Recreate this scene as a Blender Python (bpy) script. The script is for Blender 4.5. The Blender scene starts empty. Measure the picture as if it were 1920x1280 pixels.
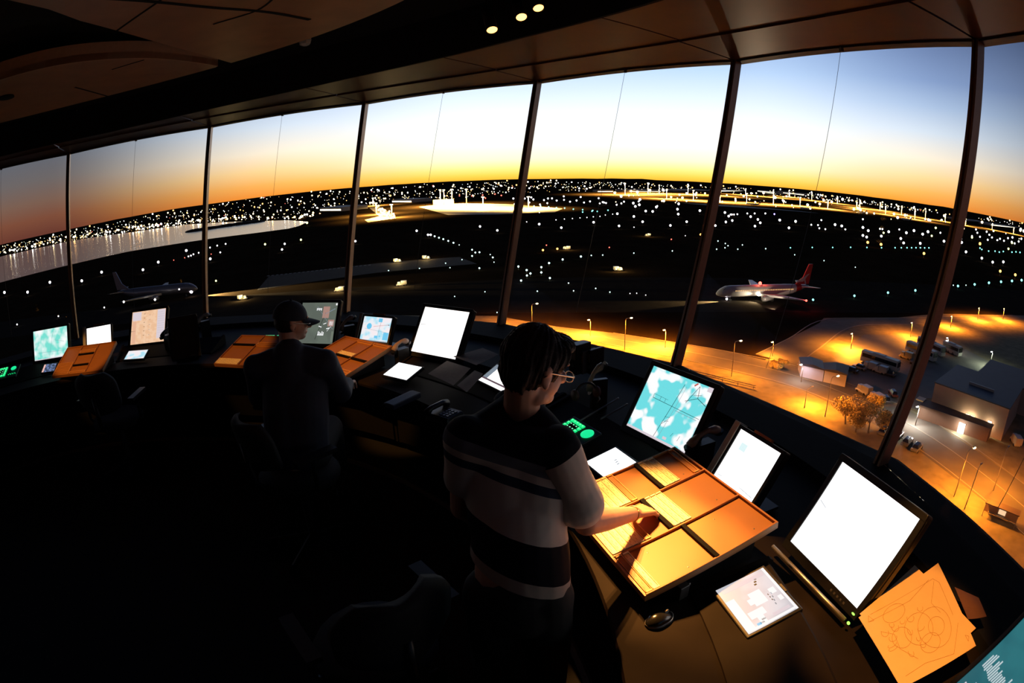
import bpy, bmesh, math, random
from mathutils import Vector, Matrix, noise
R = math.radians
sin, cos, pi = math.sin, math.cos, math.pi
scn = bpy.context.scene
col = scn.collection

# ------------------------------------------------------------------ camera
F_PX, PITCH, ROLL, EYE = 1055.0, R(16.54), R(-1.355), 2.1
fwd = Vector((0, cos(PITCH), -sin(PITCH)))
up0 = Vector((0, sin(PITCH), cos(PITCH)))
right0 = Vector((1, 0, 0))
CX = cos(ROLL) * right0 + sin(ROLL) * up0
CY = -sin(ROLL) * right0 + cos(ROLL) * up0
cd = bpy.data.cameras.new('camera')
cam = bpy.data.objects.new('camera', cd); col.objects.link(cam)
cam.matrix_world = Matrix(((CX.x, CY.x, -fwd.x, 0), (CX.y, CY.y, -fwd.y, 0), (CX.z, CY.z, -fwd.z, EYE), (0, 0, 0, 1)))
cd.type = 'PANO'
cd.panorama_type = 'FISHEYE_EQUISOLID'
cd.sensor_width = 36.0
cd.fisheye_lens = F_PX / 1920 * 36.0
cd.fisheye_fov = R(180)
cd.clip_start = 0.02
cd.clip_end = 30000
scn.camera = cam

# ------------------------------------------------------------------ view
vs = scn.view_settings
vs.view_transform = 'Standard'; vs.look = 'None'; vs.gamma = 1; vs.exposure = 0.0; vs.use_curve_mapping = False
scn.cycles.max_bounces = 6
scn.cycles.transparent_max_bounces = 12
scn.cycles.sample_clamp_indirect = 4
scn.cycles.caustics_reflective = False
scn.cycles.caustics_refractive = False

# ------------------------------------------------------------------ dusk sky
def lin(c):
    return tuple((v / 12.92 if v <= .04045 else ((v + .055) / 1.055) ** 2.4) for v in [x / 255 for x in c])
wd = bpy.data.worlds.new('dusk_sky'); scn.world = wd; wd.use_nodes = True
wn, wl = wd.node_tree.nodes, wd.node_tree.links
wn.clear()
def N(t, **k):
    n = wn.new(t)
    for a, b in k.items(): setattr(n, a, b)
    return n
def M_(op, a, b=None, c=None, clamp=False):
    n = wn.new('ShaderNodeMath'); n.operation = op; n.use_clamp = clamp
    for i, v in enumerate((a, b, c)):
        if v is None: continue
        if isinstance(v, (int, float)): n.inputs[i].default_value = v
        else: wl.new(v, n.inputs[i])
    return n.outputs[0]
tc = N('ShaderNodeTexCoord'); sp = N('ShaderNodeSeparateXYZ'); wl.new(tc.outputs['Generated'], sp.inputs[0])
elev = M_('MULTIPLY', M_('ARCSINE', sp.outputs[2]), 180 / pi)
azim = M_('MULTIPLY', M_('ARCTAN2', sp.outputs[0], sp.outputs[1]), 180 / pi)
daz = M_('ABSOLUTE', M_('SUBTRACT', azim, 10.0))
def ramp(stops, lo=-1.0, hi=30.0, gain=1.0):
    t = M_('DIVIDE', M_('SUBTRACT', elev, lo), hi - lo, clamp=True)
    r = N('ShaderNodeValToRGB'); wl.new(t, r.inputs[0])
    el = r.color_ramp.elements
    while len(el) > 1: el.remove(el[-1])
    for i, (e, c) in enumerate(stops):
        k = el[0] if i == 0 else el.new((e - lo) / (hi - lo))
        k.position = (e - lo) / (hi - lo); k.color = (*lin(c), 1)
    return r.outputs[0]
rA = ramp([(-1, (235, 140, 40)), (0, (250, 180, 52)), (.5, (255, 210, 82)), (1.1, (255, 234, 132)), (2.1, (255, 250, 205)), (3.6, (255, 254, 238)),
           (6.2, (248, 251, 254)), (8.6, (222, 235, 252)), (11.5, (186, 211, 243)), (15.5, (146, 174, 219)), (22, (92, 118, 170)), (30, (52, 66, 104))])
rB = ramp([(-1, (70, 40, 36)), (0, (96, 52, 42)), (1.6, (116, 70, 52)), (3.2, (114, 87, 74)), (5.2, (101, 94, 93)), (8, (87, 93, 104)),
           (12, (66, 75, 96)), (18, (42, 50, 72)), (30, (18, 24, 38))])
rM = ramp([(-1, (225, 105, 30)), (0, (244, 142, 48)), (1.2, (250, 176, 88)), (2.6, (252, 210, 145)), (4.4, (246, 230, 205)), (7, (206, 216, 228)),
           (9.5, (165, 185, 214)), (12, (128, 150, 190)), (18, (80, 98, 138)), (30, (36, 46, 74))])
mr1 = N('ShaderNodeMapRange', interpolation_type='SMOOTHSTEP'); wl.new(daz, mr1.inputs[0])
mr1.inputs[1].default_value = 12; mr1.inputs[2].default_value = 36
mr2 = N('ShaderNodeMapRange', interpolation_type='SMOOTHSTEP'); wl.new(daz, mr2.inputs[0])
mr2.inputs[1].default_value = 30; mr2.inputs[2].default_value = 58
def mixc(f, a, b):
    m = N('ShaderNodeMix', data_type='RGBA'); wl.new(f, m.inputs[0]); wl.new(a, m.inputs[6]); wl.new(b, m.inputs[7]); return m.outputs[2]
c1 = mixc(mr1.outputs[0], rA, rM); c2 = mixc(mr2.outputs[0], c1, rB)
bg = N('ShaderNodeBackground'); wl.new(c2, bg.inputs[0]); bg.inputs[1].default_value = 1.32
wo = N('ShaderNodeOutputWorld'); wl.new(bg.outputs[0], wo.inputs[0])

# ------------------------------------------------------------------ geometry of the place
EYEV = Vector((0, 0, EYE))
CAB = Vector((-2.641, 1.142, 0))            # axis of the tower cab
GZ = -43.0                                # airfield level below the cab floor
def ray(px, py):
    dx, dy = px - 960, 640 - py
    r = math.hypot(dx, dy) + 1e-9
    t = 2 * math.asin(min(1, r / (2 * F_PX)))
    return CX * (sin(t) * dx / r) + CY * (sin(t) * dy / r) + fwd * cos(t)
def at_z(px, py, z):
    d = ray(px, py); return EYEV + d * ((z - EYE) / d.z)
def at_dist(px, py, dist):
    d = ray(px, py); return EYEV + d * (dist / math.hypot(d.x, d.y))
def ring(deg, r, z=0.0):
    return Vector((CAB.x + r * cos(R(deg)), CAB.y + r * sin(R(deg)), z))
def V(*a): return Vector(a)

# ------------------------------------------------------------------ materials
MATS = {}
def mat(name, color, rough=.6, metal=0.0, var=.12, scale=30., bump=0.0, spec=.4, emit=None, estr=0.0, sample=True):
    if name in MATS: return MATS[name]
    m = bpy.data.materials.new(name); m.use_nodes = True
    n, l = m.node_tree.nodes, m.node_tree.links
    b = n['Principled BSDF']
    b.inputs['Roughness'].default_value = rough; b.inputs['Metallic'].default_value = metal
    b.inputs['Specular IOR Level'].default_value = spec
    b.inputs['Base Color'].default_value = (*color, 1)
    t = n.new('ShaderNodeTexCoord'); nz = n.new('ShaderNodeTexNoise'); nz.inputs['Scale'].default_value = scale
    l.new(t.outputs['Object'], nz.inputs['Vector'])
    if var > 0:
        mx = n.new('ShaderNodeMix'); mx.data_type = 'RGBA'
        mx.inputs[6].default_value = (*[c * (1 - var) for c in color], 1); mx.inputs[7].default_value = (*[min(1, c * (1 + var)) for c in color], 1)
        l.new(nz.outputs['Fac'], mx.inputs[0]); l.new(mx.outputs[2], b.inputs['Base Color'])
    if bump > 0:
        bp = n.new('ShaderNodeBump'); bp.inputs['Strength'].default_value = bump; bp.inputs['Distance'].default_value = .002
        l.new(nz.outputs['Fac'], bp.inputs['Height']); l.new(bp.outputs[0], b.inputs['Normal'])
    if emit:
        b.inputs['Emission Color'].default_value = (*emit, 1); b.inputs['Emission Strength'].default_value = estr
    if not sample: m.cycles.emission_sampling = 'NONE'
    MATS[name] = m; return m
def glow(name, color, strength, sample=False):
    return mat(name, (.02, .02, .02), rough=.3, var=0, emit=color, estr=strength, sample=sample)
def screen_mat(name, c_a, c_b, strength, scale, lo=.45, hi=.55, seed=0.0, c_c=None):
    """lit display: blobs of two or three colours"""
    if name in MATS: return MATS[name]
    m = bpy.data.materials.new(name); m.use_nodes = True
    n, l = m.node_tree.nodes, m.node_tree.links
    b = n['Principled BSDF']; b.inputs['Base Color'].default_value = (.01, .01, .01, 1); b.inputs['Roughness'].default_value = .35
    t = n.new('ShaderNodeTexCoord'); mp = n.new('ShaderNodeMapping'); mp.inputs['Location'].default_value = (seed, seed * .7, 0)
    l.new(t.outputs['Object'], mp.inputs[0])
    nz = n.new('ShaderNodeTexNoise'); nz.inputs['Scale'].default_value = scale; nz.inputs['Detail'].default_value = 2
    l.new(mp.outputs[0], nz.inputs['Vector'])
    r = n.new('ShaderNodeValToRGB'); l.new(nz.outputs['Fac'], r.inputs[0])
    r.color_ramp.elements[0].position = lo; r.color_ramp.elements[0].color = (*lin(c_a), 1)
    r.color_ramp.elements[1].position = hi; r.color_ramp.elements[1].color = (*lin(c_b), 1)
    if c_c:
        e = r.color_ramp.elements.new(min(.95, hi + .1)); e.color = (*lin(c_c), 1)
    l.new(r.outputs[0], b.inputs['Emission Color']); b.inputs['Emission Strength'].default_value = strength
    MATS[name] = m; return m

BLACK = mat('black_plastic', (.008, .008, .009), .38, var=.2)
BLACKM = mat('black_matte', (.006, .006, .007), .85, var=.2, spec=.1)
CARPET = mat('dark_carpet', (.006, .006, .008), .95, var=.4, scale=200, bump=.5)
GREY = mat('grey_metal', (.12, .115, .11), .4, .6)
PALEGREY = mat('pale_grey_plastic', (.35, .33, .3), .45)
ALU = mat('brushed_aluminium', (.45, .42, .38), .35, .9, scale=80)
MULL = mat('mullion_bronze', (.42, .28, .19), .36, .55)
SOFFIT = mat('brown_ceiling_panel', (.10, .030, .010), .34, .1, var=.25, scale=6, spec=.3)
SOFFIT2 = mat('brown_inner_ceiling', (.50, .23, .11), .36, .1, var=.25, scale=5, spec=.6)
RIM = mat('tan_ceiling_rim', (.62, .36, .22), .5)
DARKCEIL = mat('dark_ceiling', (.006, .005, .005), .9)
DESK = mat('dark_laminate', (.012, .0085, .007), .65, var=.2, scale=12, spec=.06)
TAN = mat('tan_strip_board', (.36, .145, .04), .48, var=.08, scale=10)
TAN2 = mat('brown_strip_bay', (.26, .10, .03), .5, var=.08, scale=10)
STRIPW = mat('strip_holder_cream', (.88, .74, .50), .5, var=.15, scale=60)
STRIPO = mat('strip_holder_orange', (.7, .36, .12), .5, var=.1)
PAPERO = mat('buff_paper', (.78, .5, .22), .7, var=.06, scale=20)
PAPERD = mat('drab_paper', (.20, .13, .09), .8, var=.2)
INK = mat('pencil_line', (.42, .22, .05), .8, var=0)
SKIN = mat('skin', (.62, .33, .22), .5, var=.08, scale=40, bump=.15)
HAIRM = mat('brown_hair', (.014, .008, .006), .6, var=.6, scale=160, bump=.8, spec=.18)
GREEN = glow('green_backlight', (.01, .8, .22), 1.1, True)
GREENW = glow('green_key_light', (.25, 1, .5), 1.2, True)

# ------------------------------------------------------------------ mesh builder
class MB:
    def __init__(s): s.v = []; s.f = []; s.m = []; s.mats = []
    def mi(s, m):
        if m not in s.mats: s.mats.append(m)
        return s.mats.index(m)
    def add(s, vs, fs, m=None):
        b = len(s.v); s.v += [Vector(v) for v in vs]; s.f += [[i + b for i in f] for f in fs]
        k = s.mi(m) if m else 0
        s.m += [k] * len(fs); return s
    def box(s, lo, hi, m=None, T=None, taper=0.0):
        x0, y0, z0 = lo; x1, y1, z1 = hi; t = taper
        vs = [V(x0, y0, z0), V(x1, y0, z0), V(x1, y1, z0), V(x0, y1, z0), V(x0 + t, y0 + t, z1), V(x1 - t, y0 + t, z1), V(x1 - t, y1 - t, z1), V(x0 + t, y1 - t, z1)]
        if T: vs = [T @ v for v in vs]
        return s.add(vs, [(3, 2, 1, 0), (4, 5, 6, 7), (0, 1, 5, 4), (1, 2, 6, 5), (2, 3, 7, 6), (3, 0, 4, 7)], m)
    def tube(s, pts, rad, n=8, m=None, caps=True):
        pts = [Vector(p) for p in pts]
        if not isinstance(rad, (list, tuple)): rad = [rad] * len(pts)
        vs, fs = [], []
        t0 = (pts[1] - pts[0]).normalized()
        u = t0.orthogonal().normalized()
        for i, p in enumerate(pts):
            t = ((pts[min(i + 1, len(pts) - 1)] - pts[max(i - 1, 0)])).normalized()
            u = (u - t * u.dot(t)).normalized(); w = t.cross(u)
            for k in range(n):
                a = 2 * pi * k / n; vs.append(p + (u * cos(a) + w * sin(a)) * rad[i])
        for i in range(len(pts) - 1):
            for k in range(n):
                fs.append((i * n + k, i * n + (k + 1) % n, (i + 1) * n + (k + 1) % n, (i + 1) * n + k))
        if caps:
            fs.append(tuple(range(n - 1, -1, -1))); fs.append(tuple(range((len(pts) - 1) * n, len(pts) * n)))
        return s.add(vs, fs, m)
    def lathe(s, prof, n=16, m=None, T=None, caps=True):
        vs, fs = [], []
        for r, z in prof:
            for k in range(n):
                a = 2 * pi * k / n; vs.append(V(r * cos(a), r * sin(a), z))
        for i in range(len(prof) - 1):
            for k in range(n):
                fs.append((i * n + k, i * n + (k + 1) % n, (i + 1) * n + (k + 1) % n, (i + 1) * n + k))
        if caps and prof[0][0] > 1e-4: fs.append(tuple(range(n - 1, -1, -1)))
        if caps and prof[-1][0] > 1e-4: fs.append(tuple(range((len(prof) - 1) * n, len(prof) * n)))
        if T: vs = [T @ v for v in vs]
        return s.add(vs, fs, m)
    def prism(s, poly, d, m=None):
        """polygon (list of points) extruded by vector d"""
        n = len(poly); d = Vector(d)
        vs = [Vector(p) for p in poly] + [Vector(p) + d for p in poly]
        fs = [tuple(range(n - 1, -1, -1)), tuple(range(n, 2 * n))] + [(i, (i + 1) % n, (i + 1) % n + n, i + n) for i in range(n)]
        return s.add(vs, fs, m)
    def sweep(s, prof, degs, m=None, closed=True):
        """profile of (r,z) swept round the cab axis; prof is a closed loop"""
        vs, fs = [], []; n = len(prof)
        for a in degs:
            for r, z in prof: vs.append(ring(a, r, z))
        for i in range(len(degs) - 1):
            for k in range(n if closed else n - 1):
                fs.append((i * n + k, (i + 1) * n + k, (i + 1) * n + (k + 1) % n, i * n + (k + 1) % n))
        if closed: fs += [tuple(range(n)), tuple(range(len(vs) - 1, len(vs) - n - 1, -1))]
        return s.add(vs, fs, m)
    def ball(s, c, r, m=None, seg=8, rings=6, T=None):
        r = r if isinstance(r, (tuple, list)) else (r, r, r)
        vs, fs = [], []
        for i in range(rings + 1):
            th = pi * i / rings
            for k in range(seg):
                a = 2 * pi * k / seg; vs.append(V(r[0] * sin(th) * cos(a), r[1] * sin(th) * sin(a), r[2] * cos(th)))
        for i in range(rings):
            for k in range(seg):
                fs.append((i * seg + k, (i + 1) * seg + k, (i + 1) * seg + (k + 1) % seg, i * seg + (k + 1) % seg))
        c = Vector(c)
        vs = [(T @ v if T else v) + c for v in vs]
        return s.add(vs, fs, m)
    def build(s, name, m=None, parent=None, loc=None, smooth=False, bevel=0.0, world=False):
        """link as one object. world: the vertices are in world space, convert to the parent's (or loc's) space"""
        me = bpy.data.meshes.new(name)
        vs = s.v
        if world and parent is not None:
            inv = parent.matrix_world.inverted(); vs = [inv @ v for v in vs]
        elif loc is not None and world:
            vs = [v - Vector(loc) for v in vs]
        me.from_pydata([tuple(v) for v in vs], [], s.f)
        if m and not s.mats: s.mats = [m]
        for x in s.mats: me.materials.append(x)
        if len(s.mats) > 1:
            for p, k in zip(me.polygons, s.m): p.material_index = k
        b = bmesh.new(); b.from_mesh(me)
        bmesh.ops.remove_doubles(b, verts=b.verts, dist=1e-6)
        bmesh.ops.recalc_face_normals(b, faces=b.faces); b.to_mesh(me); b.free()
        if smooth:
            for p in me.polygons: p.use_smooth = True
        o = bpy.data.objects.new(name, me); col.objects.link(o)
        if parent is not None: o.parent = parent
        elif loc is not None: o.location = loc
        if bevel > 0:
            bv = o.modifiers.new('bevel', 'BEVEL'); bv.width = bevel; bv.segments = 2; bv.limit_method = 'ANGLE'; bv.angle_limit = R(40)
        return o

def tag(o, label=None, cat=None, group=None, kind=None):
    if label: o['label'] = label
    if cat: o['category'] = cat
    if group: o['group'] = group
    if kind: o['kind'] = kind
    return o
def empty(name, M=None, loc=None):
    o = bpy.data.objects.new(name, None); col.objects.link(o); o.empty_display_size = .1
    if M is not None: o.matrix_world = M
    if loc is not None: o.matrix_world = Matrix.Translation(loc)
    return o
def struct(o, label, cat): return tag(o, label, cat, kind='structure')
def copy_tree(o, parent=None):
    c = o.copy(); col.objects.link(c)
    if parent is not None: c.parent = parent
    for ch in list(o.children): copy_tree(ch, c)
    return c
def frame(a, b, tilt):
    """x along a-b, y up the tilted face, z out of the face"""
    a, b = Vector(a), Vector(b); x = (b - a).normalized()
    nb = V(-x.y, x.x, 0).normalized(); y = nb * cos(R(tilt)) + V(0, 0, 1) * sin(R(tilt))
    y = (y - x * y.dot(x)).normalized(); z = x.cross(y)
    return Matrix(((x.x, y.x, z.x, a.x), (x.y, y.y, z.y, a.y), (x.z, y.z, z.z, a.z), (0, 0, 0, 1)))
def place(loc, yaw=0.0, s=1.0):
    return Matrix.Translation(loc) @ Matrix.Rotation(yaw, 4, 'Z') @ Matrix.Scale(s, 4)
def lamp(name, kind, loc, target, power, color, parent=None, size=.02, spot=60, blend=.4):
    ld = bpy.data.lights.new(name, kind); ld.energy = power; ld.color = color; ld.shadow_soft_size = size
    if kind == 'SPOT': ld.spot_size = R(spot); ld.spot_blend = blend
    o = bpy.data.objects.new(name, ld); col.objects.link(o)
    M = Matrix.Translation(loc)
    if target is not None:
        d = (Vector(target) - Vector(loc)).normalized(); M = M @ d.to_track_quat('-Z', 'Y').to_matrix().to_4x4()
    if parent is not None:
        o.parent = parent; o.matrix_local = parent.matrix_world.inverted() @ M
    else: o.matrix_world = M
    return o

# ================================================================== ROOM SHELL
KS = list(range(-3, 8))
def mang(k): return 123.93 - 22.5 * k
RT, ZT, RS, ZS = 5.373, 3.1, 4.617, 0.797
def arc(a0, a1, step=3.0):
    n = max(2, int(abs(a1 - a0) / step) + 1); return [a0 + (a1 - a0) * i / (n - 1) for i in range(n)]
A_HI, A_LO = mang(KS[0]), mang(KS[-1])
m = MB(); m.prism([ring(a, 5.6, -.12) for a in arc(0, 354, 6)], (0, 0, .12))
struct(m.build('floor', CARPET), 'dark carpeted floor of the control room', 'floor')
def rpoly(a, Rv):           # radius of the 16-sided edge at angle a
    t = ((a - mang(0)) % 22.5) - 11.25
    return Rv * cos(R(11.25)) / cos(R(t))
def psweep(m, prof, a0, a1, step=1.40625):
    n = int(round((a1 - a0) / step)); vs, fs = [], []; q = len(prof)
    for i in range(n + 1):
        a = a0 + (a1 - a0) * i / n
        for r_, z, poly in prof: vs.append(ring(a, rpoly(a, r_) + min(.14, max(0, 32 - a) * .005) if poly else r_, z))
    for i in range(n):
        for k in range(q): fs.append((i * q + k, (i + 1) * q + k, (i + 1) * q + (k + 1) % q, i * q + (k + 1) % q))
    fs += [tuple(range(q)), tuple(range(len(vs) - 1, len(vs) - q - 1, -1))]
    m.add(vs, fs)
m = MB(); psweep(m, [(4.58, 0, True), (4.66, 0, True), (4.66, .72, True), (4.58, .72, True)], A_LO, A_HI)
struct(m.build('wall_front', BLACKM), 'low black wall below the slanting windows', 'wall')
m = MB(); m.sweep([(4.7, 0), (4.9, 0), (5.5, 3.5), (5.4, 3.5)], arc(A_HI, A_LO + 360, 6))
struct(m.build('wall_back', BLACKM), 'dark wall closing the rear of the room', 'wall')
m = MB(); psweep(m, [(4.22, .79, False), (4.20, .72, False), (4.67, .72, True), (4.67, .775, True), (4.62, .795, True)], A_LO, A_HI)
struct(m.build('trim_sill', mat('black_sill', (.010, .010, .011), .85, var=.3, scale=8, spec=.12)), 'black curved sill along the foot of the windows', 'window sill')

GL = bpy.data.materials.new('window_glass'); GL.use_nodes = True
gn, gl_ = GL.node_tree.nodes, GL.node_tree.links; gn.clear()
tr = gn.new('ShaderNodeBsdfTransparent'); tr.inputs[0].default_value = (.95, .96, .965, 1)
gg = gn.new('ShaderNodeBsdfGlossy'); gg.inputs['Roughness'].default_value = .02
fr = gn.new('ShaderNodeFresnel'); fr.inputs[0].default_value = 1.25
ml = gn.new('ShaderNodeMath'); ml.operation = 'MULTIPLY'; ml.inputs[1].default_value = .35; gl_.new(fr.outputs[0], ml.inputs[0])
mx = gn.new('ShaderNodeMixShader'); gl_.new(ml.outputs[0], mx.inputs[0]); gl_.new(tr.outputs[0], mx.inputs[1]); gl_.new(gg.outputs[0], mx.inputs[2])
oo = gn.new('ShaderNodeOutputMaterial'); gl_.new(mx.outputs[0], oo.inputs[0])
ORD = ['first', 'second', 'third', 'fourth', 'fifth', 'sixth', 'seventh']
def lerp(a, b, t): return a + (b - a) * t
for i, k in enumerate(KS[:-1]):
    a0, a1 = mang(k), mang(k + 1)
    b0, b1, t0, t1 = ring(a0, RS, ZS), ring(a1, RS, ZS), ring(a0, RT, ZT), ring(a1, RT, ZT)
    nrm = (b1 - b0).cross(t0 - b0).normalized() * .012
    m = MB(); m.prism([b0, b1, t1, t0], nrm)
    w = m.build('window_%d' % (i + 1), GL)
    struct(w, 'tall slanting glass pane between two bronze mullions', 'window')
    tm, bm_ = (t0 + t1) / 2, (b0 + b1) / 2
    q = MB(); off = (CAB - tm); off.z = 0; off = off.normalized() * .05
    q.tube([tm + off, bm_ + off + V(0, 0, .25)], .0016, 5); q.box(tuple(tm + off - V(.012, .012, .035)), tuple(tm + off + V(.012, .012, 0)))
    q.build('blind_cord', GREY, parent=w)
    # head frame, one length per pane
for i, k in enumerate(KS):
    a = mang(k); b, t = ring(a, RS - .01, ZS - .03), ring(a, RT - .01, ZT + .03)
    tg = V(-sin(R(a)), cos(R(a)), 0); d = (t - b).normalized(); nn = tg.cross(d).normalized()
    if nn.dot(CAB - b) < 0: nn = -nn
    m = MB()
    for s0, s1, dep in ((-.024, -.009, .05), (.009, .024, .05), (-.009, .009, .03)):
        m.prism([b + tg * s0 + nn * dep, b + tg * s1 + nn * dep, b + tg * s1 - nn * .03, b + tg * s0 - nn * .03], t - b)
    struct(m.build('trim_mullion' if i == 0 else 'trim_mullion.%03d' % i, MULL), 'slim bronze window mullion leaning outward', 'mullion')
m = MB()
for k in KS[:-1]:
    a0, a1 = mang(k), mang(k + 1)
    p = []
    for r, z in ((RT - .06, ZT - .012), (RT + .05, ZT - .012), (RT + .05, ZT + .05), (RT - .06, ZT + .05)):
        p.append((ring(a0, r, z), ring(a1, r, z)))
    m.add([q[0] for q in p] + [q[1] for q in p], [(0, 1, 2, 3), (7, 6, 5, 4), (0, 4, 5, 1), (1, 5, 6, 2), (2, 6, 7, 3), (3, 7, 4, 0)])
struct(m.build('trim_head', mat('window_head', (.03, .012, .01), .45)), 'dark frame along the head of the windows', 'window frame')

# ---- ceiling: brown soffit panels round the windows, black recess, brown inner ceiling with an opening
RIN = [(200, 4.3), (150, 4.3), (133, 4.28), (114, 4.3), (95, 4.1), (72, 3.94), (58, 3.9), (44, 3.86), (29, 3.88), (10, 3.9), (-40, 3.95)]
def rin(a):
    for (a0, r0), (a1, r1) in zip(RIN, RIN[1:]):
        if a1 <= a <= a0: return r0 + (r1 - r0) * (a0 - a) / (a0 - a1)
    return 4.0
m = MB()
for k in KS[:-1]:
    a0, a1 = mang(k + 1) + .12, mang(k) - .12
    aa = arc(a0, a1, 2.5)
    for rows in (0, 1):
        vs, fs = [], []
        for a in aa:
            ri, ro = (rin(a), 4.612) if rows == 0 else (4.628, rpoly(a, RT - .03))
            z = ZT + (.0 if rows else .012)
            vs += [ring(a, ri, z), ring(a, ro, z), ring(a, ro, z + .03), ring(a, ri, z + .03)]
        for i in range(len(aa) - 1):
            for j in range(4): fs.append((i * 4 + j, i * 4 + (j + 1) % 4, i * 4 + 4 + (j + 1) % 4, i * 4 + 4 + j))
        fs += [(0, 1, 2, 3), tuple(range(len(vs) - 4, len(vs)))]
        m.add(vs, fs)
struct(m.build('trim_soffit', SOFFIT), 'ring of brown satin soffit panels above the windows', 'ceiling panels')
m = MB()
vs, fs = [], []
aa = arc(A_LO, A_HI, 2.5)
for a in aa: vs += [ring(a, rin(a) - .004, ZT + .005), ring(a, rin(a) - .004, 3.47), ring(a, rin(a) - .03, 3.47), ring(a, rin(a) - .03, ZT + .005)]
for i in range(len(aa) - 1):
    for j in range(4): fs.append((i * 4 + j, i * 4 + (j + 1) % 4, i * 4 + 4 + (j + 1) % 4, i * 4 + 4 + j))
m.add(vs, fs)
struct(m.build('trim_fascia', DARKCEIL), 'black fascia behind the soffit panels', 'fascia')
m = MB(); m.prism([ring(a, 5.6, 3.47) for a in arc(0, 354, 6)], (0, 0, .1))
struct(m.build('ceiling', DARKCEIL), 'black upper ceiling of the control room', 'ceiling')

ZC = 3.22
arcpts = [V(-2.25, 3.99, ZC), V(-2.30, 3.74, ZC), V(-2.42, 3.33, ZC), V(-2.62, 2.98, ZC), V(-2.89, 2.68, ZC), V(-3.27, 2.44, ZC), V(-3.7, 2.27, ZC), V(-4.3, 2.12, ZC), V(-5.2, 2.05, ZC)]
def smoothpath(p, n=6):
    out = []
    for i in range(len(p) - 1):
        p0, p1, p2, p3 = p[max(i - 1, 0)], p[i], p[i + 1], p[min(i + 2, len(p) - 1)]
        for j in range(n):
            t = j / n
            out.append(.5 * ((2 * p1) + (p2 - p0) * t + (2 * p0 - 5 * p1 + 4 * p2 - p3) * t * t + (-p0 + 3 * p1 - 3 * p2 + p3) * t ** 3))
    out.append(p[-1]); return out
sp_ = smoothpath(arcpts)
m = MB()
outer = [ring(a, 2.9, ZC) for a in arc(161, 83, 3)]
m.prism(list(sp_) + outer, (0, 0, .05))
outer = [ring(a, 2.9, ZC) for a in arc(79.8, -100, 3)]
m.prism([V(-2.14, -1.6, ZC), V(-2.14, 1.89, ZC), V(-2.18, 2.2, ZC), V(-2.18, 3.1, ZC)] + outer, (0, 0, .05))
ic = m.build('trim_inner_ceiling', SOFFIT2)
struct(ic, 'brown panelled inner ceiling with a dark opening', 'ceiling panels')
def cover(m, pts, wd_, z=ZC - .004):
    pts = smoothpath([V(p[0], p[1], z) for p in pts])
    vs, fs = [], []
    for i, p in enumerate(pts):
        t = (pts[min(i + 1, len(pts) - 1)] - pts[max(i - 1, 0)]).normalized(); s = V(-t.y, t.x, 0) * wd_ / 2
        vs += [p - s, p + s, p + s + V(0, 0, .006), p - s + V(0, 0, .006)]
    for i in range(len(pts) - 1):
        for j in range(4): fs.append((i * 4 + j, i * 4 + (j + 1) % 4, i * 4 + 4 + (j + 1) % 4, i * 4 + 4 + j))
    m.add(vs, fs)
m = MB()
cover(m, [(-2.05, 1.7), (-1.73, 2.38), (-1.57, 2.69), (-1.36, 2.99), (-1.2, 3.3)], .03)
cover(m, [tuple(at_z(218, 58, ZC))[:2], tuple(at_z(298, 2, ZC))[:2], tuple(at_z(320, -20, ZC))[:2]], .012)
cover(m, [tuple(at_z(140, 163, ZC))[:2], tuple(at_z(205, 181, ZC))[:2]], .014)
cover(m, [tuple(at_z(210, 130, ZC))[:2], tuple(at_z(270, 112, ZC))[:2]], .008)
cover(m, [tuple(at_z(400, 45, ZC))[:2], tuple(at_z(480, 20, ZC))[:2], tuple(at_z(520, -10, ZC))[:2]], .012)
m.build('joint_strip', DARKCEIL, parent=ic)
m = MB(); vs, fs = [], []
for p in sp_: vs += [p + V(0, 0, -.002), p + V(0, 0, .13), p + V(-.012, .012, .13), p + V(-.012, .012, -.002)]
for i in range(len(sp_) - 1):
    for j in range(4): fs.append((i * 4 + j, i * 4 + (j + 1) % 4, i * 4 + 4 + (j + 1) % 4, i * 4 + 4 + j))
m.add(vs, fs)
struct(m.build('trim_opening', RIM), 'tan curved rim of the ceiling opening', 'ceiling rim')
# detectors on the black ceiling
WHITEP = mat('white_plastic', (.75, .7, .62), .5)
for i, (px, py, s, lab) in enumerate(((572, 80, 1.0, 'white smoke detector on the black ceiling near the lamps'),
                                      (110, 223, 1.1, 'larger white ceiling detector at the left of the dark ceiling'),
                                      (145, 211, .55, 'small white ceiling detector beside the larger one'))):
    p = at_z(px, py, 3.42)
    o = empty('smoke_detector', loc=(p.x, p.y, 3.47)); tag(o, lab, 'smoke detector', 'ceiling detectors')
    m = MB(); m.lathe([(.05 * s, 0), (.055 * s, -.015), (.05 * s, -.02)], 10); m.build('base', WHITEP, o)
    m = MB(); m.lathe([(.045 * s, -.02), (.058 * s, -.03), (.05 * s, -.055 * s - .01), (.02 * s, -.07 * s - .01)], 6); m.build('sensor_head', WHITEP, o)
p = at_z(12, 181, ZC)
m = MB(); m.lathe([(.07, 0), (.075, -.012), (.03, -.02)], 14)
tag(m.build('air_vent', DARKCEIL, loc=(p.x, p.y, ZC)), 'round dark vent in the brown ceiling at the far left', 'vent')

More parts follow.
